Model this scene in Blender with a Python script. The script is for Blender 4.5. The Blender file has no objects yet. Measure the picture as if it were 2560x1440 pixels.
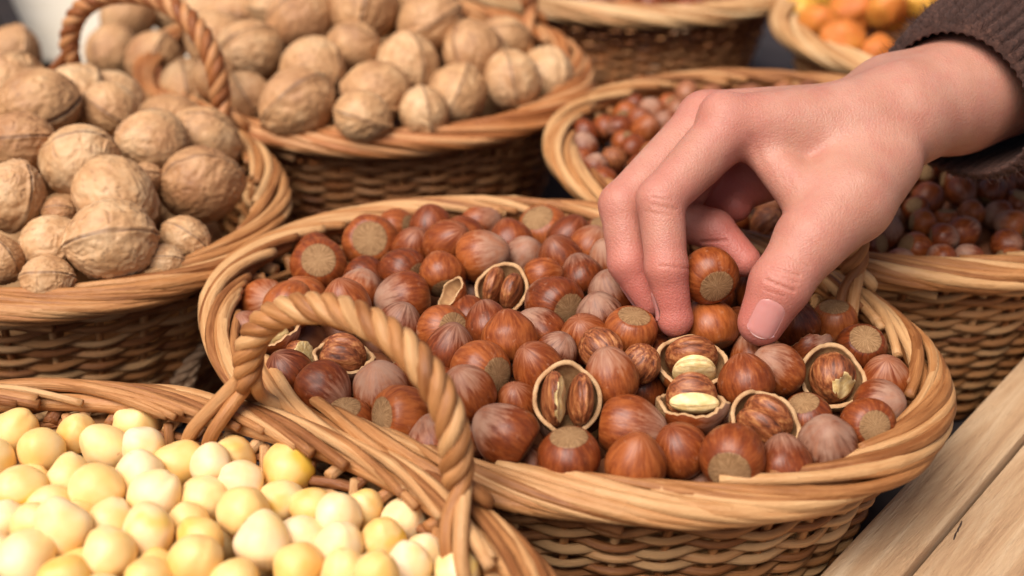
import bpy, math, random
import numpy as np
from mathutils import Vector, Matrix, noise
random.seed(7); rng = np.random.default_rng(7)
S = 0.01                                   # everything below is written in centimetres
sc = bpy.context.scene
COL = sc.collection
# ------------------------------------------------------------------ camera
TH = math.radians(30); FPX = 3464.0; RIM = 9.0; CZ = RIM + 24.74
cam = bpy.data.cameras.new('camera'); cam.sensor_width = 36; cam.lens = FPX/2560*36
cam.clip_start = 0.01; cam.clip_end = 50
cam.dof.use_dof = True; cam.dof.focus_distance = 0.45; cam.dof.aperture_fstop = 7.2
co = bpy.data.objects.new('camera', cam); COL.objects.link(co)
co.location = (0, 0, CZ*S); co.rotation_euler = (math.pi/2-TH, 0, 0); sc.camera = co
# ------------------------------------------------------------------ light
SUN_EL, SUN_AZ = 60, 218                    # azimuth clockwise from +y: high, from behind the camera's left
w = bpy.data.worlds.new('World'); sc.world = w; w.use_nodes = True
wn = w.node_tree.nodes; wl = w.node_tree.links
sky = wn.new('ShaderNodeTexSky'); sky.sky_type = 'NISHITA'; sky.sun_disc = False
sky.sun_elevation = math.radians(SUN_EL); sky.sun_rotation = math.radians(SUN_AZ)
sky.air_density = 0.6; sky.dust_density = 6.0; sky.ozone_density = 0.4
wl.new(sky.outputs[0], wn['Background'].inputs[0]); wn['Background'].inputs[1].default_value = 0.062
sun = bpy.data.lights.new('sun', 'SUN'); sun.energy = 2.6; sun.angle = math.radians(45); sun.color = (1, .92, .85)
so = bpy.data.objects.new('sun', sun); COL.objects.link(so)
_a, _e = math.radians(SUN_AZ), math.radians(SUN_EL)
_d = Vector((math.sin(_a)*math.cos(_e), math.cos(_a)*math.cos(_e), math.sin(_e)))
so.rotation_euler = _d.to_track_quat('Z', 'Y').to_euler()
sc.view_settings.view_transform = 'Standard'; sc.view_settings.look = 'None'
sc.view_settings.exposure = 0.76; sc.view_settings.gamma = 1
# ------------------------------------------------------------------ camera geometry in cm
RIGHT = np.array([1., 0, 0]); UP = np.array([0, math.sin(TH), math.cos(TH)]); FWD = np.array([0, math.cos(TH), -math.sin(TH)])
CAM = np.array([0, 0, CZ])
def cam2w(p): p = np.asarray(p, float); return CAM + p[..., 0:1]*RIGHT + p[..., 1:2]*UP + p[..., 2:3]*FWD
def at(px, py, d): return np.array([(px-1280)/FPX*d, -(py-720)/FPX*d, d])      # view point at depth d
def dirw(v): v = v[0]*RIGHT + v[1]*UP - v[2]*FWD; return v/np.linalg.norm(v)   # (right, up, towards viewer)
def proj(p):
    q = np.asarray(p)-CAM; z = q@FWD
    return 1280+FPX*(q@RIGHT)/z, 720-FPX*(q@UP)/z, z
def on_surface(px, py, zf):
    z = RIM
    for _ in range(12):
        r = cam2w(at(px, py, 1.0))-CAM
        k = (z-CZ)/r[2]; p = CAM+r*k
        z = .5*z+.5*zf(p[0], p[1])
    return p
# ------------------------------------------------------------------ builders
def lin(r, g, b): return tuple(.76*((c/255)/12.92 if c/255 <= .04045 else ((c/255+.055)/1.055)**2.4) for c in (r, g, b))
def mesh(name, v, f, mat=None, uv=None, attrs=None, smooth=True):
    me = bpy.data.meshes.new(name)
    me.from_pydata((np.asarray(v, float)*S).tolist(), [], f if isinstance(f, list) else f.tolist())
    if mat: me.materials.append(mat)
    if smooth: me.polygons.foreach_set('use_smooth', [True]*len(me.polygons))
    if uv is not None:
        l = me.uv_layers.new(name='uv'); idx = np.empty(len(me.loops), int); me.loops.foreach_get('vertex_index', idx)
        l.data.foreach_set('uv', np.asarray(uv, float)[idx].ravel())
    for k, a in (attrs or {}).items():
        at_ = me.attributes.new(k, 'FLOAT', 'POINT'); at_.data.foreach_set('value', np.asarray(a, float))
    me.update(); return me
def obj(name, me, parent=None, loc=None):
    o = bpy.data.objects.new(name, me); COL.objects.link(o)
    if parent: o.parent = parent
    if loc is not None: o.location = [c*S for c in loc]
    return o
def empty(name, loc, rz=0):
    o = bpy.data.objects.new(name, None); COL.objects.link(o); o.location = [c*S for c in loc]; o.rotation_euler = (0, 0, rz)
    o.empty_display_size = .02; return o
def tag(o, label, cat, group=None, kind=None):
    o['label'] = label; o['category'] = cat
    if group: o['group'] = group
    if kind: o['kind'] = kind
    return o
def struct(o, kind='structure'): o['kind'] = kind; return o
def catmull(P, n):
    P = np.asarray(P, float); Q = np.vstack([2*P[0]-P[1], P, 2*P[-1]-P[-2]]); m = len(P)-1
    t = np.linspace(0, m, n); i = np.minimum(t.astype(int), m-1); u = (t-i)[:, None]
    a, b, c, d = Q[i], Q[i+1], Q[i+2], Q[i+3]
    return .5*(2*b+(c-a)*u+(2*a-5*b+4*c-d)*u*u+(3*b-a-3*c+d)*u**3)
def frames(C, closed=False):
    T = np.roll(C, -1, 0)-np.roll(C, 1, 0) if closed else np.gradient(C, axis=0)
    T /= np.linalg.norm(T, axis=1)[:, None]+1e-9
    N = np.zeros_like(T); n = np.cross(T[0], [0.2, .1, 1.]); n /= np.linalg.norm(n)
    for i, t in enumerate(T):
        n = n-t*(n@t); n /= np.linalg.norm(n); N[i] = n
    return T, N, np.cross(T, N)
def tube(C, r, k=8, closed=False):
    C = np.asarray(C, float); n = len(C); r = np.broadcast_to(r, (n,)); T, N, B = frames(C, closed)
    a = np.linspace(0, 2*np.pi, k, endpoint=False)
    V = C[:, None]+r[:, None, None]*(np.cos(a)[None, :, None]*N[:, None]+np.sin(a)[None, :, None]*B[:, None])
    L = np.concatenate([[0], np.cumsum(np.linalg.norm(np.diff(C, axis=0), axis=1))])
    uv = np.stack([np.repeat(L, k), np.tile(a/(2*np.pi), n)], 1)
    V = V.reshape(-1, 3); i = np.arange(n if closed else n-1)[:, None]; j = np.arange(k)[None]
    i2 = (i+1) % n; j2 = (j+1) % k
    F = np.stack(np.broadcast_arrays(i*k+j, i*k+j2, i2*k+j2, i2*k+j), -1).reshape(-1, 4).tolist()
    if not closed:
        F.append(list(range(k-1, -1, -1))); F.append(list(range((n-1)*k, n*k)))
    return V, F, uv
def box(x0, x1, y0, y1, z0, z1, bev=.12):
    import bmesh
    bm = bmesh.new(); bmesh.ops.create_cube(bm, size=1)
    for v in bm.verts: v.co = Vector(((x0+x1)/2+v.co.x*(x1-x0), (y0+y1)/2+v.co.y*(y1-y0), (z0+z1)/2+v.co.z*(z1-z0)))*S
    bmesh.ops.bevel(bm, geom=bm.edges[:], offset=bev*S, segments=2, affect='EDGES', profile=.6)
    me = bpy.data.meshes.new('box'); bm.to_mesh(me); bm.free(); return me
# ------------------------------------------------------------------ materials
class NT:
    def __init__(s, name):
        s.m = bpy.data.materials.new(name); s.m.use_nodes = True; s.t = s.m.node_tree; s.n = s.t.nodes; s.l = s.t.links
        s.b = s.n['Principled BSDF']
    def node(s, typ, **k):
        n = s.n.new('ShaderNode'+typ)
        for a, v in k.items():
            if a.startswith('i_'):
                key = a[2:]; key = int(key) if key.isdigit() else key.replace('_', ' ')
                if isinstance(v, bpy.types.NodeSocket): s.l.new(v, n.inputs[key])
                else: n.inputs[key].default_value = v
            else: setattr(n, a, v)
        return n
    def math(s, op, a, b=0., clamp=False): return s.node('Math', operation=op, i_0=a, i_1=b, use_clamp=clamp).outputs[0]
    def noise(s, vec, scale, detail=3., rough=.5, dist=0.):
        return s.node('TexNoise', i_Vector=vec, i_Scale=scale, i_Detail=detail, i_Roughness=rough, i_Distortion=dist).outputs[0]
    def rng(s, v, a, b, c=0., d=1.): return s.node('MapRange', i_0=v, i_1=a, i_2=b, i_3=c, i_4=d).outputs[0]
    def mix(s, f, a, b, mode='MIX'):
        n = s.node('MixRGB', blend_type=mode, i_0=f)
        for k, v in ((1, a), (2, b)):
            if isinstance(v, bpy.types.NodeSocket): s.l.new(v, n.inputs[k])
            else: n.inputs[k].default_value = (*v, 1) if len(v) == 3 else v
        return n.outputs[0]
    def ramp(s, f, stops):
        n = s.node('ValToRGB', i_0=f); e = n.color_ramp.elements
        while len(e) < len(stops): e.new(.5)
        for x, (p, c) in zip(e, stops): x.position = p; x.color = (*c, 1)
        return n.outputs[0]
    def bump(s, h, strength, dist=.001, normal=None):
        n = s.node('Bump', i_Height=h, i_Strength=strength, i_Distance=dist)
        if normal is not None: s.l.new(normal, n.inputs['Normal'])
        s.l.new(n.outputs[0], s.b.inputs['Normal']); return n.outputs[0]
    def set(s, **k):
        for a, v in k.items():
            i = s.b.inputs[a.replace('_', ' ')]
            if isinstance(v, bpy.types.NodeSocket): s.l.new(v, i)
            else: i.default_value = (*v, 1) if isinstance(v, tuple) and len(v) == 3 and i.type == 'RGBA' else v
    def co(s, out='Object'): return s.node('TexCoord').outputs[out]
    def sep(s, v): return s.node('SeparateXYZ', i_0=v).outputs
    def comb(s, x, y, z): return s.node('CombineXYZ', i_0=x, i_1=y, i_2=z).outputs[0]
    def orand(s): return s.node('ObjectInfo').outputs['Random']
    def attr(s, n): return s.node('Attribute', attribute_name=n).outputs['Fac']
def willow(name, dark, mid, light, gloss=.42):
    t = NT(name); uv = t.co('UV'); u = t.sep(uv); r = t.orand()
    off = t.math('MULTIPLY', r, 91.)
    v1 = t.comb(t.math('ADD', t.math('MULTIPLY', u[0], .35), off), t.math('MULTIPLY', u[1], 6.), r)
    streak = t.noise(v1, 1.6, 4, .6)
    blot = t.noise(t.comb(t.math('ADD', t.math('MULTIPLY', u[0], .5), off), r, 0.), 1.0, 2)
    f = t.math('ADD', t.math('ADD', t.math('MULTIPLY', r, .55), t.math('MULTIPLY', blot, .34)), t.math('MULTIPLY', t.math('SUBTRACT', streak, .5), .55))
    c = t.ramp(f, [(.15, dark), (.42, mid), (.72, light)])
    sp = t.noise(t.comb(t.math('ADD', t.math('MULTIPLY', u[0], 2.2), off), t.math('MULTIPLY', u[1], 5.), 0.), 1.9, 2, .5)
    c = t.mix(t.rng(sp, .70, .78, 0., .65), c, tuple(x*.28 for x in dark))
    t.set(Base_Color=c, Roughness=t.rng(streak, .3, .7, gloss-.08, gloss+.16)); t.b.inputs['Coat Weight'].default_value = 0.; t.b.inputs['Specular IOR Level'].default_value = .35
    t.b.inputs['Coat Roughness'].default_value = .3
    t.bump(t.math('ADD', streak, t.math('MULTIPLY', sp, .4)), .6, .0012); return t.m
M = {}
M['willow'] = willow('willow', lin(140, 84, 42), lin(192, 132, 78), lin(224, 176, 122), .5)
M['willow_brown'] = willow('willow_brown', lin(118, 66, 34), lin(166, 104, 58), lin(204, 146, 94))
M['willow_orange'] = willow('willow_orange', lin(140, 78, 36), lin(190, 122, 68), lin(218, 162, 110), .5)
M['willow_pale'] = willow('willow_pale', lin(176, 122, 74), lin(214, 164, 110), lin(236, 200, 150), .5)
def hazel():
    t = NT('hazelnut_shell'); p = t.co(); x = t.sep(p); r = t.orand()
    rad = t.math('SQRT', t.math('ADD', t.math('MULTIPLY', x[0], x[0]), t.math('MULTIPLY', x[1], x[1])))
    rad1 = t.math('ADD', rad, 1e-5)
    dx, dy = t.math('DIVIDE', x[0], rad1), t.math('DIVIDE', x[1], rad1)
    ln = t.node('VectorMath', operation='LENGTH', i_0=p).outputs['Value']
    c = t.math('DIVIDE', x[2], ln)                                       # cosine from the tip
    off = t.math('MULTIPLY', r, 57.)
    sv = t.comb(t.math('ADD', dx, off), dy, t.math('MULTIPLY', c, .35))
    st = t.noise(sv, 5.5, 4, .62); st2 = t.noise(sv, 15., 2, .5)
    n3 = t.noise(t.node('VectorMath', operation='ADD', i_0=p, i_1=t.comb(off, r, 0.)).outputs[0], 160., 4, .6)
    col = t.ramp(t.math('ADD', t.math('MULTIPLY', st, .75), t.math('MULTIPLY', r, .28)),
                 [(.22, lin(76, 30, 12)), (.48, lin(134, 62, 26)), (.72, lin(182, 100, 48))])
    col = t.mix(t.rng(st2, .56, .74, 0., .25), col, lin(196, 124, 76))
    # felt of dust on the tip half, its reach differing from nut to nut
    r2 = t.math('FRACT', t.math('MULTIPLY', r, 7.31))
    reach = t.rng(r2, 0., 1., .95, .05)
    dust = t.math('ADD', t.math('SUBTRACT', c, reach), t.math('MULTIPLY', t.math('SUBTRACT', st, .5), 1.5))
    dust = t.math('MULTIPLY', t.rng(dust, 0., .55), t.rng(n3, .3, .62, .35, 1.))
    dust = t.math('MULTIPLY', dust, t.rng(r2, 0., .6, .4, .8))
    col = t.mix(dust, col, lin(188, 150, 126))
    scuff = t.rng(t.noise(p, 260., 3, .7), .62, .72, 0., .25); col = t.mix(scuff, col, lin(205, 160, 130))
    # the flat base: pale, with strands running from its middle
    av = t.comb(t.math('ADD', dx, off), dy, t.math('MULTIPLY', rad, 30.)); rs = t.noise(av, 13., 5, .8)
    base = t.ramp(t.math('ADD', rs, t.rng(rad, 0., .008, .05, -.05)), [(.34, lin(108, 72, 44)), (.5, lin(160, 120, 78)), (.66, lin(194, 156, 112))])
    edge = t.math('ADD', c, t.math('MULTIPLY', t.math('SUBTRACT', t.noise(sv, 7., 2), .5), .06))
    bm_ = t.rng(edge, -.772, -.752, 1., 0.)
    ring = t.math('MULTIPLY', t.rng(edge, -.765, -.735, 1., 0.), .45)
    col = t.mix(ring, col, lin(96, 52, 30)); col = t.mix(bm_, col, base)
    rough = t.math('ADD', t.math('MULTIPLY', dust, .35), t.rng(n3, .3, .7, .3, .46)); rough = t.math('MAXIMUM', rough, t.math('MULTIPLY', bm_, .8))
    t.set(Base_Color=col, Roughness=rough); t.b.inputs['Specular IOR Level'].default_value = .36
    h = t.math('ADD', t.math('MULTIPLY', st, .7), t.math('MULTIPLY', t.math('MULTIPLY', rs, bm_), 1.5))
    t.bump(h, .35, .0006); return t.m
M['hazel'] = hazel()
def shell_inner():
    t = NT('hazelnut_shell_broken'); p = t.co(); n = t.noise(p, 300., 4, .6); e = t.attr('edge')
    col = t.ramp(n, [(.3, lin(150, 104, 62)), (.7, lin(196, 152, 102))]); col = t.mix(e, col, t.ramp(n, [(.3, lin(190, 142, 94)), (.7, lin(222, 182, 134))]))
    t.set(Base_Color=col, Roughness=.75); t.bump(n, .4, .0008); return t.m
M['shell_in'] = shell_inner()
def kernel():
    t = NT('hazelnut_kernel'); p = t.co(); x = t.sep(p)
    v = t.comb(t.math('MULTIPLY', x[0], 1.), t.math('MULTIPLY', x[1], 1.), t.math('MULTIPLY', x[2], .22))
    st = t.noise(v, 560., 4, .65, .3)
    col = t.ramp(st, [(.32, lin(78, 34, 16)), (.5, lin(152, 82, 42)), (.7, lin(212, 144, 88))])
    n = t.noise(p, 420., 3)
    col = t.mix(t.rng(t.attr('cut'), .35, .6), col, t.ramp(n, [(.3, tuple(x/.78 for x in lin(214, 178, 110))), (.7, tuple(x/.78 for x in lin(244, 220, 164)))]))
    t.set(Base_Color=col, Roughness=.5); t.bump(st, .5, .0008); return t.m
M['kernel'] = kernel()
def walnut():
    t = NT('walnut_shell'); p = t.co(); r = t.orand(); g = t.attr('groove'); s = t.attr('seam')
    q = t.node('VectorMath', operation='ADD', i_0=p, i_1=t.comb(r, t.math('MULTIPLY', r, 3.), 0.)).outputs[0]
    n = t.noise(q, 110., 5, .6); n2 = t.noise(q, 420., 4, .65); n4 = t.noise(q, 45., 2)
    col = t.ramp(t.math('ADD', t.math('MULTIPLY', n, .8), t.math('MULTIPLY', r, .2)), [(.3, lin(172, 122, 78)), (.52, lin(212, 164, 114)), (.74, lin(236, 200, 154))])
    col = t.mix(t.rng(n4, .5, .72, 0., .45), col, lin(178, 122, 80))
    col = t.mix(t.math('MULTIPLY', g, .75), col, lin(112, 70, 42))
    col = t.mix(t.rng(n2, .66, .76, 0., .45), col, lin(116, 74, 46))
    col = t.mix(t.rng(t.noise(q, 120., 3, .6, .8), .6, .72, 0., .25), col, lin(128, 84, 54))
    col = t.mix(t.math('MULTIPLY', s, .8), col, lin(70, 40, 26))
    t.set(Base_Color=col, Roughness=.62); t.bump(t.math('ADD', t.math('MULTIPLY', n2, .4), n), .45, .0012); return t.m
M['walnut'] = walnut()
def blanched():
    t = NT('blanched_hazelnut'); p = t.co(); r = t.orand(); pt = t.attr('patch')
    q = t.node('VectorMath', operation='ADD', i_0=p, i_1=t.comb(t.math('MULTIPLY', r, 5.), r, 0.)).outputs[0]
    n = t.noise(q, 70., 3, .5); n2 = t.noise(q, 55., 2)
    col = t.ramp(t.math('ADD', t.math('MULTIPLY', n, .7), t.math('MULTIPLY', r, .3)), [(.25, tuple(x/.86 for x in lin(242, 190, 104))), (.5, tuple(x/.86 for x in lin(249, 213, 146))), (.78, tuple(x/.86 for x in lin(253, 228, 190)))])
    y = t.math('MULTIPLY', t.rng(n2, .5, .62), t.rng(t.math('FRACT', t.math('MULTIPLY', r, 13.7)), .6, .78))
    col = t.mix(t.math('MULTIPLY', y, .8), col, lin(244, 196, 44))
    sp = t.rng(t.noise(q, 240., 2), .73, .78, 0., .7); col = t.mix(t.math('MULTIPLY', sp, t.rng(r, .55, .7)), col, lin(170, 84, 50))
    t.set(Base_Color=col, Roughness=.5); t.b.inputs['Subsurface Weight'].default_value = .25
    t.b.inputs['Subsurface Radius'].default_value = (1., .7, .3); t.b.inputs['Subsurface Scale'].default_value = .002
    t.bump(n, .2, .0008); return t.m
M['blanched'] = blanched()
def fruit():
    t = NT('dried_fruit'); p = t.co(); r = t.orand(); n = t.noise(p, 60., 4, .6)
    col = t.ramp(t.math('ADD', t.math('MULTIPLY', n, .5), t.math('MULTIPLY', r, .6)), [(.2, lin(160, 74, 24)), (.5, lin(222, 130, 50)), (.8, lin(236, 178, 70))])
    t.set(Base_Color=col, Roughness=.6); t.b.inputs['Subsurface Weight'].default_value = .3
    t.b.inputs['Subsurface Radius'].default_value = (1., .5, .1); t.b.inputs['Subsurface Scale'].default_value = .004
    t.bump(n, .4, .002); return t.m
M['fruit'] = fruit()
def skin():
    t = NT('skin'); p = t.co(); red = t.attr('red'); n = t.noise(p, 90., 3); n2 = t.noise(p, 900., 3, .7)
    vor = t.node('TexVoronoi', i_Vector=p, i_Scale=900., feature='DISTANCE_TO_EDGE').outputs[0]
    base = t.mix(t.rng(n, .3, .7), lin(198, 144, 120), lin(208, 157, 135))
    col = t.mix(red, base, lin(206, 117, 104))
    mott = t.noise(p, 130., 5, .65); col = t.mix(t.rng(mott, .42, .7, 0., .35), col, lin(196, 112, 102))
    t.set(Base_Color=col, Roughness=.46); t.b.inputs['Subsurface Weight'].default_value = .35
    t.b.inputs['Subsurface Radius'].default_value = (1., .35, .2); t.b.inputs['Subsurface Scale'].default_value = .004
    t.b.inputs['Specular IOR Level'].default_value = .4
    x = t.sep(p); wr = t.noise(t.comb(t.math('ADD', t.math('MULTIPLY', x[0], 1.), t.math('MULTIPLY', x[2], .5)), t.math('MULTIPLY', x[1], .3), t.math('SUBTRACT', t.math('MULTIPLY', x[2], .35), t.math('MULTIPLY', x[0], .2))), 420., 4, .7, .6)
    h = t.math('ADD', t.math('ADD', t.math('MULTIPLY', t.rng(vor, 0., .25), .5), n2), t.math('MULTIPLY', wr, 1.4))
    t.bump(h, .27, .0007); return t.m
M['skin'] = skin()
def nail():
    t = NT('nail'); p = t.co(); n = t.noise(p, 200., 2); e = t.attr('tip')
    col = t.mix(e, t.mix(n, lin(210, 140, 132), lin(222, 158, 150)), lin(226, 186, 174))
    t.set(Base_Color=col, Roughness=.3); t.b.inputs['Subsurface Weight'].default_value = .3; t.b.inputs['Subsurface Scale'].default_value = .002; t.bump(t.noise(p, 700., 2), .15, .0004)
    return t.m
M['nail'] = nail()
def wool():
    t = NT('brown_wool'); p = t.co(); n = t.noise(p, 500., 4, .7); n2 = t.noise(p, 60., 2)
    col = t.ramp(t.math('ADD', t.math('MULTIPLY', n, .7), t.math('MULTIPLY', n2, .3)), [(.3, lin(38, 22, 16)), (.55, lin(74, 46, 36)), (.8, lin(120, 82, 66))])
    t.set(Base_Color=col, Roughness=.95); t.b.inputs['Sheen Weight'].default_value = .25; t.b.inputs['Sheen Roughness'].default_value = .5
    t.b.inputs['Sheen Tint'].default_value = (*lin(150, 116, 104), 1)
    t.bump(n, .8, .001); return t.m
M['wool'] = wool()
def wood():
    t = NT('pale_plank'); p = t.co(); r = t.orand(); x = t.sep(p)
    v = t.comb(t.math('ADD', t.math('MULTIPLY', x[0], 1.), r), t.math('MULTIPLY', x[1], 14.), t.math('MULTIPLY', x[2], 14.))
    g = t.noise(v, 12., 6, .6, .8); f = t.noise(v, 130., 3, .7)
    col = t.ramp(t.math('ADD', t.math('MULTIPLY', g, .8), t.math('MULTIPLY', r, .2)), [(.3, tuple(x/.85 for x in lin(150, 110, 76))), (.5, tuple(x/.85 for x in lin(198, 160, 120))), (.72, tuple(x/.85 for x in lin(224, 194, 156)))])
    k = t.noise(t.comb(t.math('MULTIPLY', x[0], 3.), t.math('MULTIPLY', x[1], 14.), r), 6., 2)
    col = t.mix(t.rng(k, .66, .8, 0., .6), col, lin(112, 76, 50)); col = t.mix(t.rng(f, .6, .75, 0., .3), col, lin(130, 92, 60))
    t.set(Base_Color=col, Roughness=.7); t.bump(t.math('ADD', g, f), .8, .0015); return t.m
M['wood'] = wood()
def plain(name, a, b, scale, rough=.8, bump=.2):
    t = NT(name); p = t.co(); n = t.noise(p, scale, 4, .6); t.set(Base_Color=t.mix(t.rng(n, .3, .7), a, b), Roughness=rough); t.bump(n, bump, .001); return t.m
M['table'] = plain('dark_table', lin(38, 31, 31), lin(60, 51, 53), 60.)
M['jute'] = plain('jute', lin(150, 114, 84), lin(206, 172, 138), 500., .9, .6)
M['cream'] = plain('cream_paper', lin(232, 220, 196), lin(240, 230, 210), 30.)
M['dark_box'] = plain('dark_wood', lin(26, 18, 14), lin(44, 30, 22), 60., .7)
M['mark'] = plain('burnt_mark', lin(60, 42, 30), lin(84, 60, 42), 300.)
# ------------------------------------------------------------------ surface everything stands on
me = mesh('table', [(-140, -60, 0), (140, -60, 0), (140, 190, 0), (-140, 190, 0)], [[0, 1, 2, 3]], M['table'])
struct(obj('ground_cloth', me))
# ------------------------------------------------------------------ baskets
NS = 40
class Basket: pass
def make_basket(cx, cy, a, b, rot, label, mats, height=RIM, handle=(-7.6, .6), handle_h=4.3, name='wicker_basket', flare=.78):
    a -= .6; b -= .6                                          # to the middle of the rim band
    B = Basket(); B.c = np.array([cx, cy]); B.a, B.b, B.rot = a, b, rot
    root = empty(name, (cx, cy, 0), rot); tag(root, label, 'basket', 'woven willow baskets set close together'); B.root = root
    R = random.Random(int(abs(cx*100+cy*10))); nr = np.random.default_rng(int(abs(cx*100+cy*10)))
    # arc-length table of the rim ellipse
    tt = np.linspace(0, 2*np.pi, 2001); xy = np.stack([a*np.cos(tt), b*np.sin(tt)], 1)
    L = np.concatenate([[0], np.cumsum(np.linalg.norm(np.diff(xy, axis=0), axis=1))]); P = L[-1]; B.P = P
    def ring(s, off=0., k=1.):                                # s in stakes; offset along the outward normal; k shrinks the ellipse
        t = np.interp(np.mod(s, NS)/NS*P, L, tt)
        n = np.stack([np.cos(t)/a, np.sin(t)/b], -1); n /= np.linalg.norm(n, axis=-1, keepdims=True)
        return np.stack([a*np.cos(t), b*np.sin(t)], -1)*np.asarray(k)[..., None]+n*np.asarray(off)[..., None]
    B.ring = ring
    def shrink(z): return flare+(1-flare)*np.clip(z/height, 0, 1)**.8
    # wall: woven rods, row by row
    pitch = .31; rows = int((height-1.15)/pitch); s = np.linspace(0, NS, NS*6, endpoint=False)
    for k in range(rows):
        z = .35+k*pitch; amp = .2*np.cos(np.pi*s+np.pi*k)
        ph = nr.uniform(0, 40); jit = .05*np.sin(s*.9+ph)+.04*np.sin(s*2.3+ph*2)
        C = np.concatenate([ring(s, amp-.3, shrink(z)*np.ones_like(s)), (z+jit+.03*np.sin(np.pi*s))[:, None]], 1)
        v, f, uv = tube(C, .155+.018*np.sin(s*.7+ph*3), 6, True)
        obj('wall_rod', mesh('wall_rod', v, f, mats[1] if k < rows-0 else mats[0], uv), root)
    for i in range(NS):
        z = np.linspace(.1, height-.7, 8)
        C = np.concatenate([ring(np.full(8, float(i)), -.3*np.ones(8), shrink(z)), z[:, None]], 1)
        v, f, uv = tube(C, .16, 6); obj('stake', mesh('stake', v, f, mats[1], uv), root)
    # rim: every stake laid down along the border, crossing it from inside to outside
    sc_ = np.linspace(0, NS, 160, endpoint=False)
    C = np.concatenate([ring(sc_, -.02*np.ones(160)), np.full((160, 1), height-.52)], 1)
    v, f, uv = tube(C, .3, 8, True); obj('rim_core', mesh('rim_core', v, f, mats[1], uv), root)
    for i in np.arange(0, NS, NS/70.):
        n = 34; u = np.linspace(0, 1, n); span = 6.2+R.uniform(-.8, .8); rr = 1+.07*np.sin(u*6+R.uniform(0, 6))
        st = i-span*np.clip((u-.04)/.96, 0, 1)
        psi = np.radians(np.interp(u, [0, .1, .4, .75, 1.], [-88, -52+R.uniform(-6, 6), 12+R.uniform(-9, 9), 82+R.uniform(-9, 9), 140+R.uniform(-14, 10)]))
        off = .7*np.cos(psi)*rr; z = height-.5+.45*np.sin(psi)*rr; off[0] -= .55
        C = np.concatenate([ring(st, off), z[:, None]], 1); C += nr.normal(0, .02, 3); C[:, 2] += .03*np.sin(u*9+i)
        nd = R.uniform(.2, .8); rad = (.178+R.uniform(-.035, .045))*(1+.05*np.sin(u*17+R.uniform(0, 6))+.16*np.exp(-((u-nd)/.02)**2))*np.interp(u, [0, .5, 1], [1.08, 1., .86])
        v, f, uv = tube(C, rad, 9); obj('rim_rod', mesh('rim_rod', v, f, mats[0], uv), root)
    for q in range(5):                                        # cut rod ends poking out below the rim
        i = R.uniform(0, NS); u = np.linspace(0, 1, 8)
        C = np.concatenate([ring(i+1.3*u, -.35+.55*u), (height-1.35-.15*u+R.uniform(-.2, .2))[:, None]], 1)
        v, f, uv = tube(C, .2, 7); obj('rod_end', mesh('rod_end', v, f, mats[0], uv), root)
    # woven floor of the basket
    nb = 48; ang = np.linspace(0, 2*np.pi, nb, endpoint=False); V = [(0, 0, .5)]; F = []
    rr = np.linspace(.05, flare, 30)
    for q, k in enumerate(rr):
        for g in ang: V.append((a*k*math.cos(g), b*k*math.sin(g), .5+.08*math.sin(q*3.1+math.floor(g*5))))
    for g in range(nb): F.append([0, 1+g, 1+(g+1) % nb])
    for q in range(len(rr)-1):
        for g in range(nb): F.append([1+q*nb+g, 1+(q+1)*nb+g, 1+(q+1)*nb+(g+1) % nb, 1+q*nb+(g+1) % nb])
    obj('basket_floor', mesh('basket_floor', V, F, mats[1]), root)
    # twisted handle standing on the rim, given by the long-axis positions of its two feet (on the +short side)
    if handle:
        def s_at(x): return np.interp(2*np.pi-math.acos(max(-1, min(1, x/a))), tt, L)/P*NS
        s0, s1 = s_at(handle[0]), s_at(handle[1])
        n = 90; u = np.linspace(0, 1, n); arch = np.sin(np.pi*np.clip(u, 0, 1))**.62
        pos = s0+(s1-s0)*(.5-.5*np.cos(np.pi*u))*.9+(s1-s0)*.05
        lean = .25*arch
        C = np.concatenate([ring(pos, lean), (height+.25+handle_h*arch)[:, None]], 1)
        Lc = np.concatenate([[0], np.cumsum(np.linalg.norm(np.diff(C, axis=0), axis=1))])
        C = np.stack([np.interp(np.linspace(0, Lc[-1], n), Lc, C[:, q]) for q in range(3)], 1)
        T, N, Bn = frames(C); ls = np.linspace(0, Lc[-1], n)
        h = empty('handle', (0, 0, 0)); h.parent = root
        for k in range(4):
            ph = 2*np.pi*ls/2.3+k*np.pi/2
            path = C+.27*(np.cos(ph)[:, None]*N+np.sin(ph)[:, None]*Bn)
            def foot(sf, sgn, k):
                side = 1 if k in (1, 2) else -1; q = (-.16 if k < 2 else .16); sl = (.55*side)*sgn
                return [np.r_[ring(np.array(sf+q+sl*.3), np.array(side*.62)), height+.28], np.r_[ring(np.array(sf+q*1.3+sl*.8), np.array(side*1.0)), height-.45],
                        np.r_[ring(np.array(sf+q*1.3+sl*1.2), np.array(side*.86-.05)), height-1.5], np.r_[ring(np.array(sf+q+sl*1.4), np.array(side*.25-.3)), height-2.2]]
            pts = np.vstack([np.array(foot(s0, 1, k))[::-1], path[5:-5:3], np.array(foot(s1, -1, (k+1) % 4))])
            Cc = catmull(pts, 170)
            v, f, uv = tube(Cc, .235*np.interp(np.linspace(0, 1, 170), [0, .06, .14, .86, .94, 1], [.8, .95, 1, 1, .95, .8]), 8)
            obj('strand', mesh('strand', v, f, mats[2], uv), h)
    def rho(x, y):
        d = np.array([x, y])-B.c; c, s_ = math.cos(rot), math.sin(rot)
        return min(1.15, math.hypot((d[0]*c+d[1]*s_)/a, (-d[0]*s_+d[1]*c)/b))
    B.rho = rho; B.shrink = shrink; B.h = height
    return B
W, WB, WO, WP = M['willow'], M['willow_brown'], M['willow_orange'], M['willow_pale']
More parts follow.
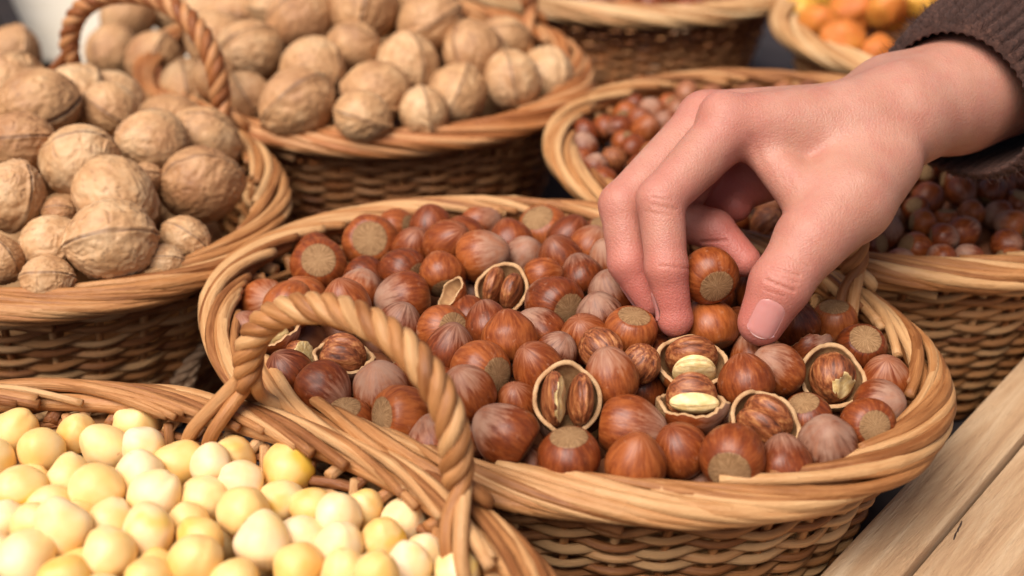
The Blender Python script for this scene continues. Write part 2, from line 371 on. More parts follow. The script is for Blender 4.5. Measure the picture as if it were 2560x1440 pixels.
b_main = make_basket(1.6, 40.6, 12.98, 9.13, 2.75, 'oval wicker basket of brown hazelnuts under the reaching hand', (W, W, W), handle=(-9.1, -2.4), handle_h=3.4)
b_yel = make_basket(-11.13, 26.7, 13.8, 9.5, 2.71, 'wicker basket of pale yellow nuts with a twisted handle', (W, W, W), handle=(-7.5, 1.2))
b_wl = make_basket(-22.2, 52.82, 13.8, 10.0, 2.62, 'wicker basket of walnuts at the left edge, beside the dark box', (W, W, WO), handle=(-6.4, 4.4), handle_h=4.7)
b_wb = make_basket(-7.52, 66.16, 11.6, 9.8, 2.74, 'wicker basket heaped with walnuts behind the hazelnut basket', (WO, WB, WO), handle=(-6.2, 2.))
b_rb = make_basket(13.75, 54.27, 12.62, 9.51, 2.72, 'wicker basket of small hazelnuts behind the hand', (W, W, W), handle=None)
b_tb = make_basket(4.63, 83.5, 12.8, 9.4, 2.6, 'pale wicker basket at the top edge behind the walnuts', (WP, WB, WP), handle=None)
b_ob = make_basket(26.05, 70.5, 12.0, 9.0, 2.8, 'wicker basket of orange dried fruit behind the sleeve', (WP, W, WB), handle=(2., 9.))
# ------------------------------------------------------------------ nuts
def sph(nr, ns):                                              # grid of directions about z, poles closed
    th = np.linspace(0, np.pi, nr); ph = np.linspace(0, 2*np.pi, ns, endpoint=False)
    D = np.stack([np.outer(np.sin(th), np.cos(ph)), np.outer(np.sin(th), np.sin(ph)), np.outer(np.cos(th), np.ones(ns))], -1)[1:-1].reshape(-1, 3)
    D = np.vstack([[0, 0, 1], D, [0, 0, -1]]); F = []
    for j in range(ns): F.append([0, 1+j, 1+(j+1) % ns]); e = 1+(nr-3)*ns; F.append([e+(j+1) % ns, e+j, len(D)-1])
    for i in range(nr-3):
        for j in range(ns): F.append([1+i*ns+j, 1+(i+1)*ns+j, 1+(i+1)*ns+(j+1) % ns, 1+i*ns+(j+1) % ns])
    return D, F
def lump(D, seed, amp, freq):
    r = np.random.default_rng(seed); o = np.zeros(len(D))
    for q in range(7):
        k = r.normal(size=3)*freq*(1+.35*q/3); o += np.sin(D@k+r.uniform(0, 6))/(1+q*.3)
    return o*amp/2.5
def nutR(D, seed):                                            # radius of a hazelnut in direction D: flat base at -z, point at +z
    r = np.random.default_rng(seed); c = D[:, 2]; tip = r.uniform(.06, .2); el = r.uniform(-.04, .14)
    R = 1+el*c*c+tip*np.clip(c, 0, 1)**7+.04*D[:, 0]*r.uniform(-1, 1)*D[:, 0]
    R += lump(D, seed+50, .034, 2.2)
    sh = np.clip((-c-.3)/.4, 0, 1); R *= 1-.05*sh
    base = .735+r.uniform(-.03, .03)
    f = np.where(-c > .4, base/np.maximum(-c, .4), 9.); bulge = .05*np.clip((-c-.78)/.22, 0, 1)**.7
    k = 28.; R = -np.log(np.exp(-k*R)+np.exp(-k*(f+bulge)))/k
    return R
HZ = []
for q in range(12):
    D, F = sph(40, 40); D2 = D.copy(); HZ.append(mesh('hazelnut', D*nutR(D, q)[:, None], F, M['hazel']))
BL = []
for q in range(6):
    D, F = sph(20, 24); c = D[:, 2]; R = 1+.2*np.clip(c, 0, 1)**6-.08*np.clip(-c, 0, 1)**4+lump(D, q+9, .06, 2.4)-.06*np.exp(-((D[:, 0]-.1)/.12)**2)*np.clip(c+.3, 0, 1); V = D*R[:, None]*[1, rng.uniform(.93, 1), rng.uniform(.95, 1.06)]
    BL.append(mesh('blanched_hazelnut', V, F, M['blanched'], attrs={'patch': np.zeros(len(V))}))
def walnut_mesh(seed, crack=False):
    D, F = sph(84, 110); r = np.random.default_rng(seed); c = D[:, 2]
    y = D[:, 1]+.03*np.sin(D[:, 2]*3+seed); off = Vector((seed*3.7, seed*1.3, 0))
    az = np.abs(y)/np.sqrt(np.maximum(1-c*c, .002))
    seamw = np.where(np.abs(c) > .985, 0, 1)
    g = np.empty(len(D)); m = np.empty(len(D))
    for i, d in enumerate(D):
        p = Vector((d[0]*2.6, d[1]*2.6, d[2]*1.3))+off
        wv = noise.noise_vector(p*.9)*.55
        g[i] = min(.5, abs(noise.noise((p+wv)*1.35))); m[i] = noise.noise((p+wv)*4.2)+.5*noise.noise(p*9)
    groove = np.clip(1-g/.1, 0, 1)**1.2*np.clip(m*1.5+.7, 0, 1)
    R = 1+.07*np.clip(c, 0, 1)**6-.02*np.clip(-c, 0, 1)**8
    R += -.06*groove*np.clip(np.abs(y)*5, 0, 1)+.03*m+.10*(.3-g)
    ridge = np.exp(-(y/.09)**2); line = np.exp(-(y/(.036 if not crack else .06))**2)
    if crack: line = line*np.clip((D[:, 0]+.6)*2, 0, 1)
    R += .10*ridge-.085*line*(2.2 if crack else 1)
    V = D*R[:, None]*np.array([1.03, .98, 1.08])*np.array([1, 1+r.uniform(-.04, .04), 1+r.uniform(-.06, .04)])
    return mesh('walnut', V, F, M['walnut'], attrs={'groove': groove*np.clip(np.abs(y)*4, 0, 1)*.8, 'seam': line})
M['bed'] = plain('buried_hazelnut', lin(92, 42, 18), lin(176, 112, 74), 55., .5); M['bed_w'] = plain('buried_walnut', lin(176, 128, 82), lin(216, 174, 124), 60., .65); M['bed_y'] = plain('buried_blanched', lin(238, 194, 104), lin(248, 222, 170), 50., .5)
WN = [walnut_mesh(q+1, q == 4) for q in range(6)]
FR = []
for q in range(3):
    D, F = sph(28, 32); R = 1+lump(D, q+30, .12, 2.4)+lump(D, q+60, .04, 7); V = D*R[:, None]*[1, .85, .7]; FR.append(mesh('dried_fruit', V, F, M['fruit']))
def orient(axis, roll):
    z = Vector(axis).normalized(); q = z.to_track_quat('Z', 'Y'); return (q @ Matrix.Rotation(roll, 3, 'Z').to_quaternion()).to_euler()
def put(name, me, p, r, axis, roll=None):
    o = obj(name, me, None, p); o.scale = (r, r, r); o.rotation_euler = orient(axis, random.uniform(0, 6.28) if roll is None else roll); return o
def relax(P, R, fixed=None, it=80, tol=.97):
    P = P.copy(); A = P.copy()
    for _ in range(it):
        d = P[:, None]-P[None]; n = np.linalg.norm(d, axis=-1)+1e-6; mn = (R[:, None]+R[None])*tol
        pen = np.where(n < mn, mn-n, 0); np.fill_diagonal(pen, 0)
        mv = (d/n[..., None]*pen[..., None]*.35).sum(1)
        P += mv
        e = A-P; ray = P-CAM; ray /= np.linalg.norm(ray, axis=1)[:, None]; lat = e-(e*ray).sum(1)[:, None]*ray
        P += lat*.22
    return P
def fill(B, P, R, r0, r1, surf, n_try, depth, tol=.93, kmax=.9, inner=1.0):
    P = [np.array(p) for p in P]; R = list(R); out = []
    c, s = math.cos(B.rot), math.sin(B.rot)
    for _ in range(n_try):
        t = rng.uniform(0, 2*np.pi); q = math.sqrt(rng.uniform(0, 1))*kmax; x, y = q*B.a*math.cos(t), q*B.b*math.sin(t)
        r = rng.uniform(r0, r1); wx, wy = B.c[0]+x*c-y*s, B.c[1]+x*s+y*c
        z = surf(wx, wy)-rng.uniform(0, depth)
        k = q+r/B.b
        if k > (1.03 if z > B.h-.9 else .93)*B.shrink(z): continue
        p = np.array([wx, wy, z])
        if P:
            A = np.array(P); 
            if (np.linalg.norm(A-p, axis=1) < (np.array(R)+r)*tol).any(): continue
        P.append(p); R.append(r); out.append((p, r))
    return out
def bed(L, name, label, mat, kind):
    D, F = sph(12, 16); V = []; FF = []
    for k, (p, r) in enumerate(L):
        Rm = np.array(Matrix.Rotation(rng.uniform(0, 6.28), 3, Vector(rng.normal(size=3)))); V.append((D*(1+lump(D, k % 9, .04, 2.))[:, None]*r*np.array([1, 1, 1.08]))@Rm.T+p); n = len(D)*k
        FF += [[i+n for i in f] for f in F]
    if L: o = obj(name, mesh(name, np.vstack(V), FF, mat)); tag(o, label, kind, None, 'stuff')
ORD = ['first', 'second', 'third', 'fourth', 'fifth', 'sixth', 'seventh', 'eighth', 'ninth', 'tenth', 'eleventh', 'twelfth', 'thirteenth', 'fourteenth', 'fifteenth', 'sixteenth']
def rows_label(items, rowh, text):                            # items: list of (object, px, py); text(row, place) -> label
    items = sorted(items, key=lambda q: q[2]); rows = []; cur = []
    for q in items:
        if cur and q[2]-cur[0][2] > rowh: rows.append(cur); cur = []
        cur.append(q)
    if cur: rows.append(cur)
    for i, rw in enumerate(rows):
        for j, (o, px, py) in enumerate(sorted(rw, key=lambda q: q[1])): o['label'] = text(ORD[min(i, 15)], ORD[min(j, 15)])
# --- hazelnuts in the near basket: px, py, diameter in px, direction the flat base looks (right, up, towards viewer), label
MAIN = [
 (798, 664, 146, (.1, .25, .95), 'dark hazelnut showing its whole round pale base, nearest the back left rim'),
 (927, 606, 142, (.06, .14, .97), 'big hazelnut showing its round pale base, against the back rim'),
 (995, 574, 105, (.8, .1, .5), 'hazelnut by the back rim with its pale base turned to the side'),
 (1078, 568, 108, (.1, -.8, -.3), 'smooth orange brown hazelnut under the back rim'),
 (1033, 628, 92, (-.2, -.7, -.6), 'dusty hazelnut below the smooth one at the back rim'),
 (1115, 612, 120, (-.5, -.4, -.6), 'dusty hazelnut leaning on others behind the first cracked shell'),
 (1160, 600, 118, (.3, -.6, -.5), 'pale felted hazelnut in the middle of the back rows'),
 (1199, 642, 134, (-.85, -.2, -.3), 'glossy hazelnut with a dusty tip right above the upper cracked nut'),
 (1310, 648, 88, (-.3, -.5, -.7), 'small dusty hazelnut right of the glossy one in the back'),
 (1278, 606, 74, (.2, -.7, .2), 'small orange hazelnut deep in the back rows'),
 (1357, 576, 136, (-.28, .62, .68), 'big hazelnut with its pale base turned up, by the fingers at the back rim'),
 (1390, 762, 150, (.55, -.28, .75), 'dark glossy hazelnut with pale base turned down right of the upper cracked nut'),
 (909, 694, 96, (-.8, .4, -.3), 'grey dusty hazelnut with a sharp tip between big nuts'),
 (1012, 680, 122, (.75, -.3, .55), 'orange hazelnut with its pale base half hidden by a dusty nut'),
 (1104, 690, 92, (.2, -.7, .5), 'reddish hazelnut left of the upper cracked nut'),
 (1017, 748, 148, (.9, .1, -.3), 'large hazelnut with a wide dusty tip in the middle left'),
 (893, 738, 84, (-.2, -.6, .3), 'small orange hazelnut left of the large dusty one'),
 (866, 768, 124, (.2, -.8, -.4), 'hazelnut with dusty crown above the twisted handle'),
 (764, 750, 108, (.5, -.6, -.3), 'red brown hazelnut behind the orange one by the inner left wall'),
 (718, 772, 128, (-.3, -.7, .2), 'shiny orange hazelnut by the inner left wall of the basket'),
 (1000, 822, 92, (-.3, -.8, -.4), 'grey dusty hazelnut just behind the top of the twisted handle'),
 (1115, 826, 136, (.55, .1, .82), 'hazelnut showing a broad pale base right of the twisted handle'),
 (1172, 790, 66, (.2, -.6, .2), 'tiny visible pale hazelnut under the upper cracked nut'),
 (1212, 826, 82, (.2, -.9, .1), 'hazelnut tucked behind the seamed round one'),
 (1273, 854, 144, (.1, -.95, .1), 'round orange brown hazelnut with a fine seam in the centre of the basket'),
 (1358, 836, 98, (.6, -.6, .2), 'hazelnut with a pale cracked edge right of the seamed round one'),
 (1125, 878, 112, (-.2, -.8, -.4), 'dusty hazelnut just right of the twisted handle'),
 (1204, 928, 156, (.68, -.16, .7), 'orange hazelnut with pale base turned right, right of the twisted handle'),
 (1347, 924, 128, (.4, -.6, -.5), 'dusty hazelnut above the large cracked nut with two kernel halves'),
 (1173, 986, 116, (.3, -.7, -.5), 'dusty pink hazelnut behind the right leg of the twisted handle'),
 (803, 968, 144, (-.75, .45, -.35), 'hazelnut with a felted point seen through the twisted handle, lowest left'),
 (951, 975, 142, (.1, -.8, -.5), 'red brown hazelnut seen through the twisted handle, in the middle'),
 (1002, 1040, 158, (-.78, .05, .6), 'hazelnut with pale base turned left, seen through the twisted handle'),
 (1086, 1114, 92, (.2, -.8, .2), 'hazelnut half sunk behind the handle rim'),
 (724, 938, 80, (.3, -.6, -.4), 'hazelnut scrap wedged under the left foot of the handle'),
 (1273, 1092, 158, (.8, -.5, .12), 'big red brown hazelnut with base edge down, right of the handle leg'),
 (1424, 1140, 164, (-.05, .85, .45), 'hazelnut standing point down with its base on top, at the front rim'),
 (1566, 1066, 162, (-.9, .1, -.3), 'large dusty hazelnut pointing right, below the side lying broken shell'),
 (1587, 1162, 152, (-.1, -.8, -.5), 'felted hazelnut with its point up at the front rim'),
 (1702, 1130, 150, (.3, -.7, -.4), 'smooth brown hazelnut at the front rim between dusty ones'),
 (1833, 1146, 166, (-.27, -.4, .88), 'hazelnut at the front rim with its pale base turned down left'),
 (1530, 952, 138, (.2, -.8, -.2), 'orange brown hazelnut right of the two halved kernel'),
 (1466, 848, 130, (.2, -.6, -.6), 'dusty hazelnut behind the bare ridged kernel'),
 (1393, 884, 108, (-.3, -.6, -.5), 'pale dusty hazelnut above the two halved kernel'),
 (1294, 1012, 116, (.1, -.7, -.6), 'dark dusty hazelnut left of the two halved kernel'),
 (1602, 978, 84, (.1, -.8, .1), 'brown hazelnut sunk left of the side lying broken shell'),
 (1870, 962, 142, (.15, -.85, .1), 'orange hazelnut right of the oval cracked shell under the thumb'),
 (1948, 928, 128, (.6, -.5, -.4), 'dusty streaked hazelnut under the thumb tip'),
 (2016, 1042, 134, (-.25, .75, .5), 'hazelnut with its base on top, below the right cracked nut'),
 (2068, 1116, 152, (.2, -.6, -.7), 'felted violet brown hazelnut at the front right rim'),
 (2168, 1062, 120, (.15, .0, .95), 'hazelnut showing a round pale base close to the right rim'),
 (2194, 1012, 132, (-.6, -.2, -.6), 'dusty hazelnut above the base showing one by the right rim'),
 (2213, 958, 114, (.1, -.7, -.6), 'dark felted hazelnut nearest the right rim'),
 (2152, 870, 122, (.03, .5, .85), 'hazelnut with broad pale base turned up, by the inner right wall'),
 (2084, 804, 112, (-.1, .85, .45), 'hazelnut standing with its base on top, farthest right at the back'),
 (1990, 812, 112, (.2, -.7, -.6), 'pale crackled hazelnut right of the thumb nail'),
 (1958, 1166, 100, (.1, -.8, .1), 'orange hazelnut half hidden by the front rim'),
 (1330, 1182, 84, (.2, -.7, -.3), 'pale hazelnut low behind the front rim by the handle foot'),
 (1776, 822, 146, (.28, -.88, .3), 'orange hazelnut with felted tip between index finger and thumb, lower of two'),
 (1572, 830, 132, (.1, .6, .4), 'shaded hazelnut under the index finger tip'),
 (1532, 736, 124, (.3, -.6, -.4), 'shaded hazelnut under the middle finger'),
 (1404, 652, 112, (.3, -.6, -.4), 'brown hazelnut left of the middle finger'),
 (1455, 700, 100, (.2, -.7, .2), 'dark hazelnut in the shade left of the middle finger tip'),
 (1475, 622, 100, (-.3, -.6, -.2), 'orange hazelnut right beside the middle finger'),
 (1420, 600, 90, (-.3, -.6, -.2), 'hazelnut in the back row touching the hand side'),
 (1530, 660, 110, (.3, -.6, -.4), 'shaded hazelnut behind the middle finger'),
 (1500, 795, 110, (.2, -.7, -.4), 'dark hazelnut in the shade beside the fingertips'),
 (1640, 905, 90, (.2, -.8, .1), 'brown hazelnut deep between the index tip and oval cracked shell'),
 (1890, 905, 92, (.2, -.8, .1), 'dark hazelnut deep below the thumb tip'),
 (1670, 640, 110, (.3, -.6, -.4), 'shaded hazelnut behind the index finger'), (1640, 740, 110, (.3, -.6, -.4), 'shaded hazelnut behind the fingertips'),
 (1900, 740, 110, (.3, -.6, -.4), 'shaded hazelnut behind the thumb'), (1780, 740, 110, (.3, -.6, -.4), 'shaded hazelnut behind the held nut'),
 (640, 840, 90, (.3, -.6, -.4), 'brown hazelnut against the inner left wall'),
]
def dz_main(x, y): return RIM+.55-1.15*b_main.rho(x, y)**2
# cracked ones: px, py, diameter, opening direction, long axis direction, shell depth, kernel list, label
CRK = [
 (1252, 727, 140, (-.12, .35, .9), (.35, .9, -.1), 'two', 'cracked hazelnut with two dark kernel lobes, upper middle of the basket'),
 (1419, 998, 178, (.08, .3, .93), (.05, .95, -.2), 'twocut', 'largest cracked hazelnut, its kernel split in two halves with a cream cut'),
 (1728, 908, 176, (.05, .62, .75), (.9, .0, .1), 'cut', 'oval cracked shell with a cream cut kernel right under the held nuts'),
 (1728, 1012, 172, (.0, .93, .28), (.95, .0, .1), 'cut', 'broken hazelnut shell lying on its side below the oval cracked one'),
 (1911, 1056, 176, (.1, .5, .82), (.75, -.62, .1), 'one', 'cracked hazelnut with slanted pointed shell and brown grooved kernel'),
 (2079, 943, 172, (-.05, .42, .88), (.05, .9, -.3), 'cutlow', 'cracked hazelnut with striped kernel near the right rim'),
 (856, 894, 150, (.1, .85, .5), (.9, -.1, .1), 'one', 'cracked hazelnut seen through the twisted handle'),
 (687, 828, 122, (-.3, .7, .6), (.8, .2, .1), 'cut', 'cracked hazelnut at the inner left wall beside the handle'),
 (1128, 744, 92, (-.8, .5, .5), (.5, .8, .2), 'none', 'empty half shell with a cream edge between dusty hazelnuts'),
 (1196, 560, 112, (-.2, .5, -.6), (.9, .2, .1), 'none', 'pale broken shell by the back rim'),
 (1358, 690, 104, (.1, .3, -.9), (.9, .2, .1), 'none', 'pale edged half shell right of the upper cracked nut'),
 (2020, 866, 112, (-.3, .75, -.5), (.9, .3, .1), 'none', 'upturned half shell with ragged pale edge right of the thumb'),
]
KER = [(1503, 876, 116, (.5, -.6, .4), 'bare ridged brown kernel in the middle of the basket'), (1600, 912, 104, (.4, .7, .3), 'bare brown kernel left of the oval cracked shell'),
       (748, 886, 84, (.7, .2, .6), 'small broken kernel with cream cut seen through the handle')]
pos, rad = [], []
for q in MAIN+CRK+KER:
    p = on_surface(q[0], q[1], dz_main); _, _, d = proj(p); r = q[2]*d/FPX/2
    if r < .84 and len(q) == 5 and 'kernel' not in q[4]: p = CAM+(p-CAM)*(1+(.84-r)*2.2/d); r = .84           # seen small because it lies deeper
    pos.append(p); rad.append(r)
rad = np.array(rad); pos = relax(np.array(pos), rad, tol=.94)
held_c = cam2w(at(1775, 690, 45.9)); held_r = 144*45.9/FPX/2
for i, q in enumerate(MAIN):
    o = put('hazelnut', HZ[i*5 % 12], pos[i], rad[i]*1.0, -dirw(q[3])); tag(o, q[4], 'hazelnut', 'hazelnuts in the near basket')
o = put('hazelnut', HZ[2], held_c, held_r, -dirw((.2, -.5, .8))); tag(o, 'hazelnut held between index finger and thumb, pale base turned to the viewer', 'hazelnut', 'hazelnuts in the near basket')
def cracked(p, r, opening, axis, style, label, seed):
    ex = Vector(dirw(opening)); az = Vector(dirw(axis)); az = (az-ex*az.dot(ex)).normalized(); ay = az.cross(ex)
    root = empty('cracked_hazelnut', p); root.matrix_world = Matrix.Translation(Vector(p)*S) @ Matrix((ex, ay, az)).transposed().to_4x4()
    tag(root, label, 'hazelnut', 'cracked hazelnuts in the near basket')
    rr = np.random.default_rng(seed); na, nb = 22, 56
    phi = np.linspace(0, 2*np.pi, nb, endpoint=False)
    amax = np.radians(93 if style != 'none' else 88)+.06*np.sin(phi*2+rr.uniform(0, 6))+.06*np.sin(phi*5+rr.uniform(0, 6))+.022*rr.normal(size=nb)
    def surf(al, k):
        d = np.stack([-np.cos(al), np.sin(al)*np.cos(phi), np.sin(al)*np.sin(phi)], 1); dd = d/np.linalg.norm(d, axis=1)[:, None]
        rb = .98+.13*np.clip(dd[:, 2], 0, 1)**9+.05*np.clip(-dd[:, 2], 0, 1)**9+lump(dd, seed, .03, 2.)
        return dd*(rb*k)[:, None]*r
    rings = [surf(amax*t, 1.) for t in np.linspace(0.02, 1, na)]
    thk = 1-.115+.012*rr.normal(size=nb)
    inner = [surf(amax*t, .875) for t in np.linspace(1, .02, na)]
    V = np.vstack(rings); F = []
    for i in range(na-1):
        for j in range(nb): F.append([i*nb+j, i*nb+(j+1) % nb, (i+1)*nb+(j+1) % nb, (i+1)*nb+j])
    F.append([j for j in range(nb-1, -1, -1)])
    sh = obj('shell', mesh('shell', V, F, M['hazel']), root)
    lip = [rings[-1], rings[-1]*.96+np.array([.035*r, 0, 0]), inner[0]*1.02+np.array([.03*r, 0, 0])]+inner
    V = np.vstack(lip); m = len(lip); F = []
    for i in range(m-1):
        for j in range(nb): F.append([i*nb+j, i*nb+(j+1) % nb, (i+1)*nb+(j+1) % nb, (i+1)*nb+j])
    F.append([(m-1)*nb+j for j in range(nb)])
    e = np.zeros(len(V)); e[:4*nb] = 1
    obj('shell_edge', mesh('shell_edge', V, F, M['shell_in'], attrs={'edge': e}), root)
    def kern(cy, cz, sx, sy, sz, cut=None, x0=.0, tilt=0., cream=False):
        D, F = sph(40, 48); ang = np.arctan2(D[:, 1], D[:, 0]); n1 = np.sin(ang*7+2*np.sin(ang*2+seed)+1.2*D[:, 2]); n2 = np.sin(ang*13+seed+2*D[:, 2])
        R = 1+(.035*n1+.02*n2)*np.sqrt(np.maximum(1-D[:, 2]**2, 0))+.03*np.clip(D[:, 2], 0, 1)**4; V = D*R[:, None]
        cm = np.zeros(len(V))
        if cut is not None:
            n_ = np.array(cut[:3], float); n_ /= np.linalg.norm(n_); ex_ = V@n_-cut[3]-.05*np.sin(V[:, 2]*9+seed)-.04*np.sin(V[:, 1]*11); cm = (ex_ > 0).astype(float); V = V-np.clip(ex_, 0, 9)[:, None]*n_*.92
        if cream: cm[:] = 1
        V = V*np.array([sx, sy, sz]); c, s_ = math.cos(tilt), math.sin(tilt)
        V = np.stack([V[:, 0], V[:, 1]*c-V[:, 2]*s_, V[:, 1]*s_+V[:, 2]*c], 1)+np.array([x0, cy, cz])
        obj('kernel', mesh('kernel', V*r, F, M['kernel'], attrs={'cut': cm}), root)
    if style == 'two': kern(-.33, 0, .74, .36, .72, tilt=.1); kern(.36, .04, .76, .37, .68, tilt=.05)
    if style == 'twocut': kern(-.36, -.02, .8, .36, .76, cut=(.7, .7, -.2, .62), tilt=.05); kern(.38, .0, .78, .36, .74)
    if style == 'one': kern(-.22, 0, .78, .46, .74); kern(.27, .0, .74, .44, .72)
    if style == 'cut': kern(-.2, 0, .8, .5, .74, x0=.0 if seed != 14 else .1); kern(.36, .06, .72 if seed != 14 else .3, .25, .6 if seed != 14 else .7, x0=.06 if seed != 14 else .2, cream=True)
    if style == 'cutlow': kern(.0, 0, .8, .66, .72, cut=(.5, .5, -.7, .8))
for i, q in enumerate(CRK):
    k = len(MAIN)+i; cracked(pos[k], rad[k], q[3], q[4], q[5], q[6], i+11)
def kernel_mesh(seed, cut):
    D, F = sph(40, 48); ang = np.arctan2(D[:, 1], D[:, 0]); R = 1+.04*np.sin(ang*9+2*np.sin(ang*2+seed))*np.sqrt(np.maximum(1-D[:, 2]**2, 0))+.07*np.clip(D[:, 2], 0, 1)**4
    V = D*R[:, None]*[1, .92, 1.05]; cm = np.zeros(len(V))
    if cut: n_ = np.array([.2, .1, -.95]); ex_ = V@n_-.35; cm = (ex_ > 0).astype(float); V = V-np.clip(ex_, 0, 9)[:, None]*n_*.9
    return mesh('hazelnut_kernel', V, F, M['kernel'], attrs={'cut': cm})
for i, q in enumerate(KER):
    k = len(MAIN)+len(CRK)+i; o = put('hazelnut_kernel', kernel_mesh(i, i == 2), pos[k], rad[k]*.95, -dirw(q[3])); tag(o, q[4], 'hazelnut', 'bare kernels in the near basket')
P0 = list(pos); R0 = list(rad)
for p, r in fill(b_main, P0, R0, .82, .95, lambda x, y: dz_main(x, y)-.3, 4000, .5, .86, .97)+[]:
    P0.append(p); R0.append(r); o = put('hazelnut', HZ[len(P0) % 12], p, r, rng.normal(size=3)); tag(o, 'hazelnut mostly buried between the others of the near basket', 'hazelnut', 'buried hazelnuts of the near basket')
bed(fill(b_main, P0, R0, .85, .95, lambda x, y: dz_main(x, y)-1.3, 4000, 1.2, .84), 'hazelnut_heap', 'hazelnuts deep under the top layer of the near basket', M['bed'], 'hazelnut')
# --- walnuts: px, py, diameter, axis direction (pole to pole), direction the seam ridge faces, label
WL = [
 (32, 140, 158, (.5, .6, .5), (.6, -.3, .7), 'walnut at the left edge of the picture, highest of the left heap'),
 (95, 262, 205, (.85, .3, -.3), (.2, -.6, .75), 'large walnut whose shell gapes along the seam, high in the left heap'),
 (52, 358, 190, (.9, .15, .35), (.2, .1, .97), 'rusty walnut with star shaped seam end, left of the heap'),
 (200, 405, 208, (.75, .5, .4), (-.5, .5, .7), 'large smooth walnut in the middle of the left heap'),
 (275, 272, 154, (.6, -.5, .5), (-.5, .2, .8), 'walnut near the back rim under the orange handle'),
 (383, 358, 180, (-.85, -.1, .45), (-.2, .9, .3), 'walnut with dark seam next to the back rim of the left basket'),
 (500, 462, 222, (.93, .12, -.3), (-.1, .55, .8), 'walnut with long dark seam resting against the right rim of the left basket'),
 (285, 490, 220, (.6, -.75, .25), (-.7, -.3, .6), 'walnut with its shell cracked open along the seam'),
 (292, 606, 232, (-.9, -.12, .42), (.1, .15, .98), 'walnut with star of dark seams at its end, in front near the rim'),
 (122, 612, 168, (.9, .2, .3), (.2, -.75, .6), 'walnut with low seam beside the starred one'),
 (30, 492, 186, (.5, .7, .4), (.7, -.3, .6), 'walnut with folded pale shell at the left edge'),
 (0, 650, 140, (-.2, .8, .5), (.8, 0, .6), 'walnut with ringed seam cut by the picture edge'),
 (462, 600, 142, (.8, -.3, .3), (.3, .3, .9), 'walnut low under the seamed one by the right rim'),
 (118, 700, 140, (.9, .1, .2), (.1, .3, .9), 'walnut lowest at the front rim of the left basket'),
 (148, 532, 96, (.7, .2, .5), (.1, .3, .9), 'small walnut showing between big ones in the left heap'),
 (365, 448, 96, (.7, .2, .5), (.1, .3, .9), 'walnut peeping out behind the cracked one'),
 (402, 652, 110, (.7, .2, .5), (.1, .3, .9), 'walnut scrap between the starred one and the rim'),
 (190, 230, 110, (.7, .2, .5), (.1, .3, .9), 'walnut behind the large gaping one'),
]
def dz_wl(x, y): return RIM+2.7-3.3*b_wl.rho(x, y)**2
WBK = [(540, 40, 172), (650, 10, 130), (750, 50, 172), (905, 22, 182), (1075, 60, 168), (625, 132, 172), (785, 176, 174), (880, 122, 146), (1020, 166, 166), (1185, 132, 164),
       (1255, 102, 130), (945, 232, 174), (1140, 242, 168), (1280, 202, 148), (620, 244, 130), (745, 256, 182), (905, 292, 142), (1060, 282, 136), (282, 132, 140), (385, 152, 150),
       (470, 222, 150), (540, 195, 120), (430, 20, 140), (1150, -30, 160), (990, -60, 165), (830, -60, 165), (680, -80, 165), (520, -70, 165), (400, -60, 150), (320, 40, 140)]
def dz_wb(x, y): return RIM+2.9-3.6*b_wb.rho(x, y)**2
def place_walnuts(B, L, dz, hand):
    pos, rad = [], []
    for q in L:
        p = on_surface(q[0], q[1], dz); _, _, d = proj(p); pos.append(p); rad.append(q[2]*d/FPX/2*(.87 if hand else .94))
    rad = np.array(rad); pos = relax(np.array(pos), rad, tol=.97); items = []
    for i, q in enumerate(L):
        if hand:
            z = Vector(dirw(q[3])); y = Vector(dirw(q[4])); y = (y-z*y.dot(z)).normalized(); me = WN[4] if 'crack' in q[5] or 'gape' in q[5] else WN[(0, 1, 2, 3, 5)[i % 5]]
            x = y.cross(z); o = obj('walnut', me); o.matrix_world = Matrix.Translation(Vector(pos[i])*S) @ Matrix((x, y, z)).transposed().to_4x4() @ Matrix.Scale(rad[i], 4)
            # the seam ridge lies in the local y=0 plane: turn it to the asked side
            o.matrix_world = o.matrix_world @ Matrix.Rotation(math.pi/2, 4, 'Z')
            tag(o, q[5], 'walnut', 'walnuts in the left basket')
        else:
            y = Vector(dirw(rng.normal(size=3)*[.5, .4, .2]+[0, .25, 1])); z = Vector(rng.normal(size=3)); z = (z-y*z.dot(y)).normalized(); x = y.cross(z); o = obj('walnut', WN[(0, 1, 2, 3, 5)[i % 5]])
            o.matrix_world = Matrix.Translation(Vector(pos[i])*S) @ Matrix((x, y, z)).transposed().to_4x4() @ Matrix.Scale(rad[i], 4) @ Matrix.Rotation(math.pi/2, 4, 'Z'); tag(o, 'x', 'walnut', 'walnuts in the far basket'); items.append((o, q[0], q[1]))
    return list(pos), list(rad), items
P1, R1, _ = place_walnuts(b_wl, WL, dz_wl, True)
out = []
for p, r in fill(b_wl, P1, R1, 1.45, 1.65, lambda x, y: dz_wl(x, y), 900, .5, .9, .95):
    P1.append(p); R1.append(r); px, py, _ = proj(p)
    if px < -60 or py < -60: out.append((p, r)); continue
    o = put('walnut', WN[len(P1) % 4], p, r, rng.normal(size=3)); tag(o, 'walnut half hidden deeper in the left basket heap', 'walnut', 'half hidden walnuts of the left basket')
bed(out+fill(b_wl, P1, R1, 1.45, 1.65, lambda x, y: dz_wl(x, y)-2.4, 900, 2., .9, .95), 'walnut_heap', 'walnuts of the left basket under its top layer', M['bed_w'], 'walnut')
P2, R2, it2 = place_walnuts(b_wb, WBK, dz_wb, False)
rows_label(it2, 60, lambda i, j: f'walnut in the far walnut basket, {j} from the left in the {i} row from above')
out = []
